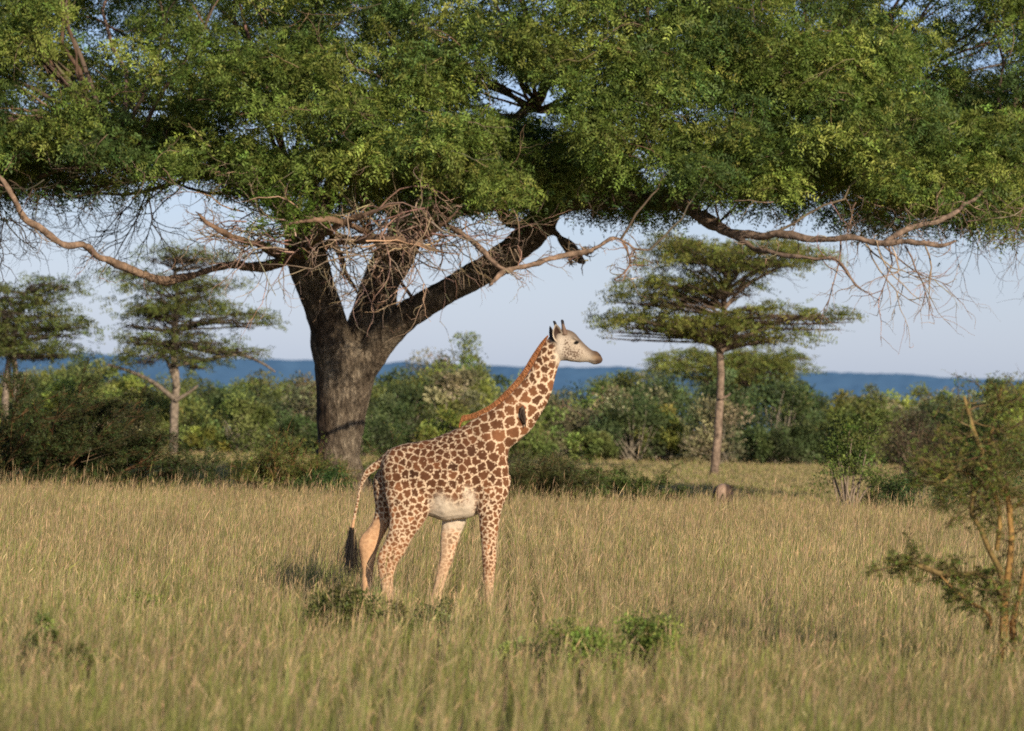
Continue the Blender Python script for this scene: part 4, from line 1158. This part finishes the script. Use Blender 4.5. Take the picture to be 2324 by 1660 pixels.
# taller single trees sticking out of the woodland
for (px_, py_, wpx, kind, lab) in [(1055, 770, 90, 'mid green', 'small tree with a ragged tip rising highest behind the giraffe back'),
                                   (985, 795, 110, 'dark green', 'bushy dark tree just left of the ragged tallest tip'),
                                   (900, 825, 90, 'mid green', 'round tree top beside the forked trunk above the woodland'),
                                   (1460, 850, 130, 'mid green', 'broad tree crown behind the giraffe muzzle at woodland height'),
                                   (2285, 858, 130, 'olive grey', 'greyish tree crown at the right edge of the woodland'),
                                   (1935, 885, 110, 'mid green', 'round green tree right of the blue gap in the woodland'),
                                   (640, 842, 150, 'yellow-green', 'rounded yellowish tree crown just left of the forked trunk'),
                                   (2140, 885, 110, 'olive grey', 'flat greyish green crown behind the right thorn tree')]:
    d = 188.0; h = 3 + (HOR + (px_ - CX) * math.tan(ROLL) - py_) * d / F
    x = float(P(px_, 1000, d)[0]); t = thing('small_tree', lab, 'tree', (x, d, 0))
    fb = MB(); sb = MB(); bush_parts(fb, sb, x, d, wpx * 2 / (F / d), h, greens[kind], 46, 110, .14, stems=6, base_gap=.35, irr=.5)
    if px_ == 1055:
        n = 500; Cn = np.stack([x + rng.normal(0, .28, n), d + rng.normal(0, .3, n), h + rng.uniform(-.9, .25, n)], -1)
        leaves(fb, Cn, rng.normal(0, 1, (n, 3)), rng.normal(0, 1, (n, 3)), .15, .07, cols(greens[kind], n))
    fb.build('foliage', LEAF_FAR, t); sb.build('trunk', TWIG, t)


# thorny bushes with spreading layered twigs
def thorn(name, label, cat, d, S_px, D, L, R, levels, nchild, leafc, nl, ll, barkc, wander=.16, pull=(0, 0, 0), spread=.7, shrink=.62, flat=.5, off=None, extra=None, leafK=3, mat=LEAF, ylift=0, leaf_from=1):
    S_px = np.asarray(S_px, float)
    S0 = P(S_px[:, 0], S_px[:, 1], np.full(len(S_px), d))
    if off is not None: S0[:, 1] += off
    x0 = float(S0[:, 0].mean())
    t = thing(name, label, cat, (x0, d, 0))
    sb = MB(); fb = MB()
    br = branching(S0, D, L, R, levels, nchild, 8, wander, pull, spread, shrink, flat)
    if extra: br = extra + br
    for lv, (Pt, Rr) in enumerate(br):
        V, Qd = tubes(Pt, Rr, 5); sb.add(V, [Qd], np.repeat(cols(barkc, len(Pt), .2), 5 * Pt.shape[1], 0))
    src = np.concatenate([p.reshape(-1, 3)[:] for p, _ in br[leaf_from:]]); dr = np.concatenate([norm(np.gradient(p, axis=1)).reshape(-1, 3) for p, _ in br[leaf_from:]])
    i = rng.integers(0, len(src), nl)
    Cn = src[i] + dr[i] * rng.uniform(-.1, .1, (nl, 1)) + rng.normal(0, .03, (nl, 3)) + [0, 0, ylift]
    Dn = dr[i] + rng.normal(0, .7, (nl, 3)); 
    sprays(fb, Cn, Dn, ll * 2.2, leafK, ll, ll * .42, cols(leafc, nl, .25, .12), .1)
    fb.build('foliage', mat, t); sb.build('branches', WOOD, t)
    return t


# large dark thicket at the left edge
n = 60
ang = rng.uniform(.1, 1.75, n)
D = np.stack([np.cos(ang), rng.normal(0, .35, n), np.sin(ang) * .9], -1)
thorn('thorn_bush', 'large dark thorn thicket at the left edge with branches sweeping right', 'bush', 103,
      np.stack([rng.uniform(-170, 175, n), np.full(n, 1135)], -1), D, rng.uniform(1.8, 3.1, n), .026, 3, [11, 6], (.066, .084, .028), 30000, .055, (.13, .075, .035),
      wander=.09, pull=(.04, 0, .0), spread=.42, shrink=.30, flat=.35, off=rng.uniform(-1.6, 1.6, n))
n = 9
thorn('thorn_shoot', 'long thin thorny shoots arching right out of the dark left thicket', 'bush', 101.5,
      np.stack([rng.uniform(60, 200, n), rng.uniform(930, 1050, n)], -1), np.stack([np.ones(n), rng.normal(0, .1, n), rng.uniform(.1, .5, n)], -1), rng.uniform(1.3, 2.3, n), .011, 3, [5, 3], (.055, .062, .022), 1900, .05, (.09, .06, .03),
      wander=.08, pull=(0, 0, -.01), spread=.4, shrink=.35, flat=.4)
n = 26
ang = rng.uniform(.3, 2.8, n)
thorn('thorn_bush', 'olive thorn bush growing against the left foot of the big trunk', 'bush', 104,
      np.stack([rng.uniform(560, 740, n), np.full(n, 1130)], -1), np.stack([np.cos(ang), rng.normal(0, .4, n), np.sin(ang)], -1), rng.uniform(.5, 1.15, n), .018, 3, [7, 4], (.135, .155, .04), 4200, .055, (.20, .11, .05),
      wander=.14, spread=.6, flat=.5, off=rng.uniform(-1.2, 1.0, n))
n = 12
ang = rng.uniform(.2, 2.9, n)
thorn('thorn_bush', 'small open thorn bush with arching twigs in front of the left meadow', 'bush', 101.5,
      np.stack([rng.uniform(390, 500, n), np.full(n, 1120)], -1), np.stack([np.cos(ang), rng.normal(0, .3, n), np.sin(ang)], -1), rng.uniform(.5, 1.2, n), .015, 3, [3, 3], (.055, .080, .024), 900, .05, (.10, .08, .045),
      wander=.14, spread=.6, flat=.5, off=rng.uniform(-.5, .5, n))
bush('leafy_shrub', 'fresh green leafy shrub at the base of the big trunk', 'shrub', 745, 102.5, 1.5, 1.0, (.060, .115, .030), 26, 170, .06, mat=LEAF, stems=5)
bush('leafy_shrub', 'low green shrub under the long thorny shoots beside the left thicket', 'shrub', 185, 120, 1.4, 1.0, (.050, .10, .025), 18, 120, .07, mat=LEAF, stems=4)
n = 40
ang = rng.uniform(.25, 2.9, n)
thorn('thorn_bush', 'dense dark round bush just right of the giraffe chest', 'bush', 106,
      np.stack([rng.uniform(1010, 1320, n), np.full(n, 1150)], -1), np.stack([np.cos(ang) * .7, rng.normal(0, .4, n), np.sin(ang)], -1), rng.uniform(.45, .95, n), .018, 3, [8, 5], (.09, .098, .034), 10000, .055, (.14, .09, .05),
      wander=.14, spread=.6, flat=.5, off=rng.uniform(-1.2, 1.2, n))
n = 16
ang = rng.uniform(.2, 2.9, n)
thorn('thorn_bush', 'thorn bush behind the giraffe back beside the big trunk', 'bush', 109,
      np.stack([rng.uniform(850, 1000, n), np.full(n, 1140)], -1), np.stack([np.cos(ang), rng.normal(0, .4, n), np.sin(ang)], -1), rng.uniform(.6, 1.2, n), .02, 3, [8, 4], (.115, .14, .04), 3800, .055, (.16, .10, .05),
      wander=.14, spread=.55, flat=.4, off=rng.uniform(-.8, .8, n))
n = 18
ang = rng.uniform(.12, 3.0, n)
thorn('thorn_bush', 'low spiky thorn bush with flat spreading arms between giraffe and acacia trunk', 'bush', 103,
      np.stack([rng.uniform(1400, 1480, n), np.full(n, 1135)], -1), np.stack([np.cos(ang) * 1.3, rng.normal(0, .3, n), np.sin(ang) * .8 + .1], -1), rng.uniform(.5, 1.2, n), .016, 3, [6, 3], (.095, .13, .034), 2800, .05, (.10, .07, .035),
      wander=.12, pull=(0, 0, -.02), spread=.5, shrink=.28, flat=.35, off=rng.uniform(-.5, .5, n))
x_ = [[(1905, 1150), (1935, 1060), (1950, 990), (1970, 955)], [(1935, 1150), (1945, 1090), (1920, 1030), (1890, 1010)], [(1950, 1150), (1970, 1080), (2000, 1050)]]
bush('leafy_shrub', 'upright sparse leafy shrub with pale stem right of the meadow', 'shrub', 1930, 101.5, 1.6, 3.1, (.115, .155, .038), 46, 90, .075, mat=LEAF, stems=3, irr=.5, stemc=(.26, .20, .15), base_gap=.3)
bush('leafy_shrub', 'dense dark round shrub in the grass behind the right thorn tree', 'shrub', 2085, 101, 1.9, 1.35, (.070, .11, .034), 36, 150, .065, mat=LEAF, stems=6)
bush('leafy_shrub', 'dark leafy bush mostly hidden behind the right thorn tree branches', 'shrub', 2240, 104, 2.4, 2.3, (.070, .11, .036), 40, 150, .07, mat=LEAF, stems=6)
bush('leafy_shrub', 'small low shrub touching the base of the upright sparse shrub', 'shrub', 2005, 102.5, 1.2, 1.3, (.085, .12, .036), 20, 100, .065, mat=LEAF, stems=5)
bush('bare_thicket', 'brownish grey half bare bush behind the right thorn tree', 'bush', 2080, 150, 3.0, 2.4, (.10, .075, .045), 50, 120, .09, stems=14, stemc=(.20, .14, .11))

# foreground herbs half sunk in the grass
for (px_, d, w, h, c, ncl, lab) in [(795, 49.5, .80, .60, (.045, .060, .018), 52, 'dark green herb clump below the giraffe hind hooves'),
                                    (1480, 44.5, .75, .60, (.080, .120, .028), 32, 'bright green herb at the right end of the foreground pair'),
                                    (1330, 44.0, .85, .55, (.085, .130, .030), 32, 'bright green herb just left of its foreground neighbour'),
                                    (1200, 44.5, .45, .38, (.085, .125, .035), 12, 'faint green herb left of the bright foreground pair'),
                                    (108, 43.0, .36, .50, (.050, .075, .022), 18, 'dark little herb clump near the lower left corner'),
                                    (205, 41.5, .45, .38, (.060, .085, .024), 16, 'low herb clump right of the dark corner clump'),
                                    (1010, 50.0, .70, .48, (.060, .075, .028), 10, 'thin scattered herb between the giraffe front and hind hooves'),
                                    (905, 49.5, .34, .50, (.060, .070, .026), 7, 'slim weed with a leafy tip under the giraffe belly'),
                                    (330, 53, .5, .40, (.085, .12, .03), 10, 'small green tuft in the grass left of the giraffe')]:
    bush('herb', lab, 'plant', px_, d, w * 1.1, h * 1.38, np.array(c) * [2.6, 2.2, 2.0], int(ncl * 1.3), 70, .045, mat=LEAF, stems=4, group=None, base_gap=.3, irr=.75)

# right foreground thorn tree
d = 46.0
def FP(pts, r): 
    s = spline(np.array([(a, b, c) for a, b, c in pts], float), 4); s = s[np.linspace(0, len(s) - 1, 10).astype(int)]
    return P(s[:, 0], s[:, 1], np.full(len(s), d)), s[:, 2] / (F / d)
limbs_f = [[(2272, 1600, 11), (2272, 1520, 11), (2276, 1450, 12), (2278, 1400, 13), (2282, 1350, 11), (2290, 1290, 9), (2296, 1220, 8), (2290, 1150, 8), (2282, 1100, 7)],
           [(2282, 1370, 9), (2262, 1330, 8), (2230, 1305, 8), (2180, 1310, 8), (2120, 1300, 8), (2070, 1275, 7), (2040, 1285, 4), (2010, 1295, 2)],
           [(2280, 1350, 9), (2268, 1290, 8), (2245, 1250, 7), (2230, 1210, 7), (2205, 1175, 7), (2200, 1140, 7), (2215, 1100, 6), (2235, 1060, 6), (2220, 1010, 7), (2200, 960, 6), (2185, 900, 4)],
           [(2250, 1420, 5), (2240, 1390, 5), (2200, 1365, 4), (2165, 1335, 3), (2140, 1310, 2)],
           [(2262, 1250, 6), (2270, 1180, 6), (2262, 1130, 6), (2245, 1090, 6), (2242, 1040, 6), (2250, 990, 5), (2262, 930, 4), (2275, 880, 3)],
           [(2296, 1410, 8), (2298, 1470, 7), (2300, 1400, 8), (2312, 1350, 6), (2324, 1300, 6), (2340, 1200, 5), (2350, 1080, 4)],
           [(2325, 1620, 7), (2322, 1540, 6), (2320, 1490, 5), (2300, 1470, 4), (2260, 1480, 3), (2235, 1485, 2)],
           [(2285, 1130, 6), (2260, 1080, 4), (2200, 1050, 4), (2140, 1090, 3), (2100, 1100, 2)],
           [(2240, 1090, 4), (2180, 1070, 3), (2130, 1060, 3), (2080, 1050, 2)],
           [(2290, 1160, 6), (2330, 1130, 5), (2380, 1060, 4), (2420, 1000, 3)]]
PPs = []; RRs = []
for l in limbs_f:
    a, b = FP(l, 0); PPs.append(a); RRs.append(b)
PPs = np.array(PPs); RRs = np.array(RRs)
pull_off = rng.normal(0, .05, (len(PPs), 1)); PPs[1:, 3:, 1] += pull_off[1:] * 4
x0 = float(PPs[0, 0, 0]); PPs[0, 0, 2] = -.1
ft = thing('thorn_tree', 'out of focus yellow-barked thorn tree at the right foreground edge', 'tree', (x0, d, 0))
mb = MB(); RRs = RRs * .86
V, Qd = tubes(PPs, RRs, 8); mb.add(V, [Qd], np.repeat(cols((.25, .16, .06), len(PPs), .2, .05), 80, 0)); mb.build('trunk', WOOD, ft, smooth=True)
sb = MB(); fb = MB(); src = []; drs = []
src_l = []
for li, n_, sc_ in ((0, 10, .35), (1, 36, .20), (2, 42, .40), (3, 14, .2), (4, 36, .40), (5, 20, .36), (6, 8, .2), (7, 20, .28), (8, 18, .26), (9, 18, .35)):
    for _ in range(n_):
        k = rng.uniform(.3 if li not in (2, 4) else .45, .98) * 8.99; k0 = int(k); src_l.append((PPs[li, k0] * (1 - (k - k0)) + PPs[li, k0 + 1] * (k - k0), sc_))
S0 = np.array([s for s, _ in src_l]); LL = np.array([l for _, l in src_l])
br = branching(S0, rng.normal(0, 1, (len(S0), 3)) * [1, .8, .6], LL * rng.uniform(.7, 1.3, len(LL)), .009, 3, [3, 3], 7, .22, (0, 0, .0), .8, .6, .6)
for Pt, Rr in br:
    V, Qd = tubes(Pt, Rr, 4); sb.add(V, [Qd], np.repeat(cols((.17, .125, .06), len(Pt), .2), 28, 0))
src = np.concatenate([p.reshape(-1, 3) for p, _ in br]); dr = np.concatenate([norm(np.gradient(p, axis=1)).reshape(-1, 3) for p, _ in br])
nl = 8000; i = rng.integers(0, len(src), nl)
sprays(fb, src[i] + rng.normal(0, .012, (nl, 3)), dr[i] + rng.normal(0, .8, (nl, 3)), .05, 3, .024, .011, cols((.15, .175, .038), nl, .3, .15), .1)
sb.build('twigs', TWIG, ft); fb.build('foliage', LEAF, ft)

# ------------------------------------------------------------------ grazing animal far back in the meadow
AD = 104.0
def AZ_(x, y): return P(x, y, AD)
azm = F / AD
def aloft(secs, sub=4, sides=16):
    s = spline(np.array(secs, float), sub)
    c = np.array(s[:, :3]); V = []
    th = np.linspace(0, 2 * np.pi, sides, endpoint=False)
    T = norm(np.gradient(c, axis=0)); A = norm(np.cross(T, [0.01, 0, 1.0])); B = np.cross(A, T)
    ring = c[:, None] + A[:, None] * (s[:, 3:4] * np.cos(th)[None])[..., None] + B[:, None] * (s[:, 4:5] * np.sin(th)[None])[..., None]
    n = len(c); V = np.concatenate([ring.reshape(-1, 3), c[:1], c[-1:]]); I = np.arange(n * sides).reshape(n, sides)
    Qd = np.stack([I[:-1], np.roll(I[:-1], -1, 1), np.roll(I[1:], -1, 1), I[1:]], -1).reshape(-1, 4); c0 = n * sides
    T2 = np.concatenate([np.stack([I[0], np.roll(I[0], -1), np.full(sides, c0)], -1)[:, ::-1], np.stack([I[-1], np.roll(I[-1], -1), np.full(sides, c0 + 1)], -1)])
    return V, [Qd, T2]
ac = AZ_(1640, 1100); ax, az0 = float(ac[0]), float(ac[2])
an = thing('grazing_animal', 'small pinkish brown animal with dark sides grazing in the meadow', 'animal', (ax, AD, 0))
zt = float(AZ_(1640, 1102)[2])       # back height
ab = MB()
for s in [[(ax - .03, AD - .42, zt - .26, .10, .12), (ax - .03, AD - .32, zt - .22, .20, .22), (ax, AD - .1, zt - .20, .23, .24), (ax + .04, AD + .25, zt - .20, .22, .24), (ax + .10, AD + .55, zt - .22, .19, .23), (ax + .16, AD + .75, zt - .3, .12, .16)],
          [(ax + .14, AD + .65, zt - .25, .10, .14), (ax + .22, AD + .85, zt - .38, .08, .11), (ax + .27, AD + .98, zt - .52, .06, .08), (ax + .30, AD + 1.05, zt - .64, .04, .04)],
          *[[(ax + sx, AD + sy, zt - .28, .08, .09), (ax + sx * 1.05, AD + sy, zt - .5, .055, .06), (ax + sx, AD + sy + .02, .25, .03, .03), (ax + sx, AD + sy, .0, .028, .03)] for sx, sy in ((-.13, -.28), (.12, -.26), (-.08, .5), (.18, .5))]]:
    V, Fc = aloft(s); ab.add(V, Fc, (1, 1, 1))
ame = remeshed('body', ab, .018, 4)
nv = len(ame.vertices); co_ = np.empty(nv * 3, np.float32); ame.vertices.foreach_get('co', co_); AV = co_.reshape(-1, 3)
lx = (AV[:, 0] - ax + .02) / .23
cA = np.array([.40, .27, .20])[None] * np.ones((nv, 1)); dk = (sstep(lx, .12, .5) + sstep(-lx, .35, .7))[:, None].clip(0, 1)
cA = cA * (1 - dk) + np.array([.085, .055, .04]) * dk
cA = cA * (1 - .6 * sstep(-AV[:, 2], -(zt - .40), -(zt - .55))[:, None])
set_col(ame, cA); ame.polygons.foreach_set('use_smooth', np.ones(len(ame.polygons), bool)); link('body', ame, BIRD, an)
mb = MB(); n = 260
S0 = np.stack([ax + .13 + rng.normal(0, .03, n), AD + rng.uniform(-.25, .7, n), np.full(n, zt - .06)], -1)
leaves(mb, S0, np.stack([np.full(n, .5), rng.normal(0, .2, n), -np.ones(n) * rng.uniform(-.4, 1.5, n)], -1), norm(rng.normal(0, 1, (n, 3))), .16, .012, (.05, .035, .022)); mb.build('mane', HAIR, an)
mb = MB(); tp = np.array([[[ax - .02, AD - .42, zt - .16], [ax - .0, AD - .5, zt - .25], [ax + .01, AD - .5, zt - .4], [ax + .01, AD - .48, zt - .55]]])
V, Qd = tubes(tp, np.array([[.015, .012, .015, .02]]), 6); mb.add(V, [Qd], (.06, .04, .03)); mb.build('tail', HAIR, an)
print('done', sum(len(o.data.polygons) for o in SC.objects if o.type == 'MESH'))
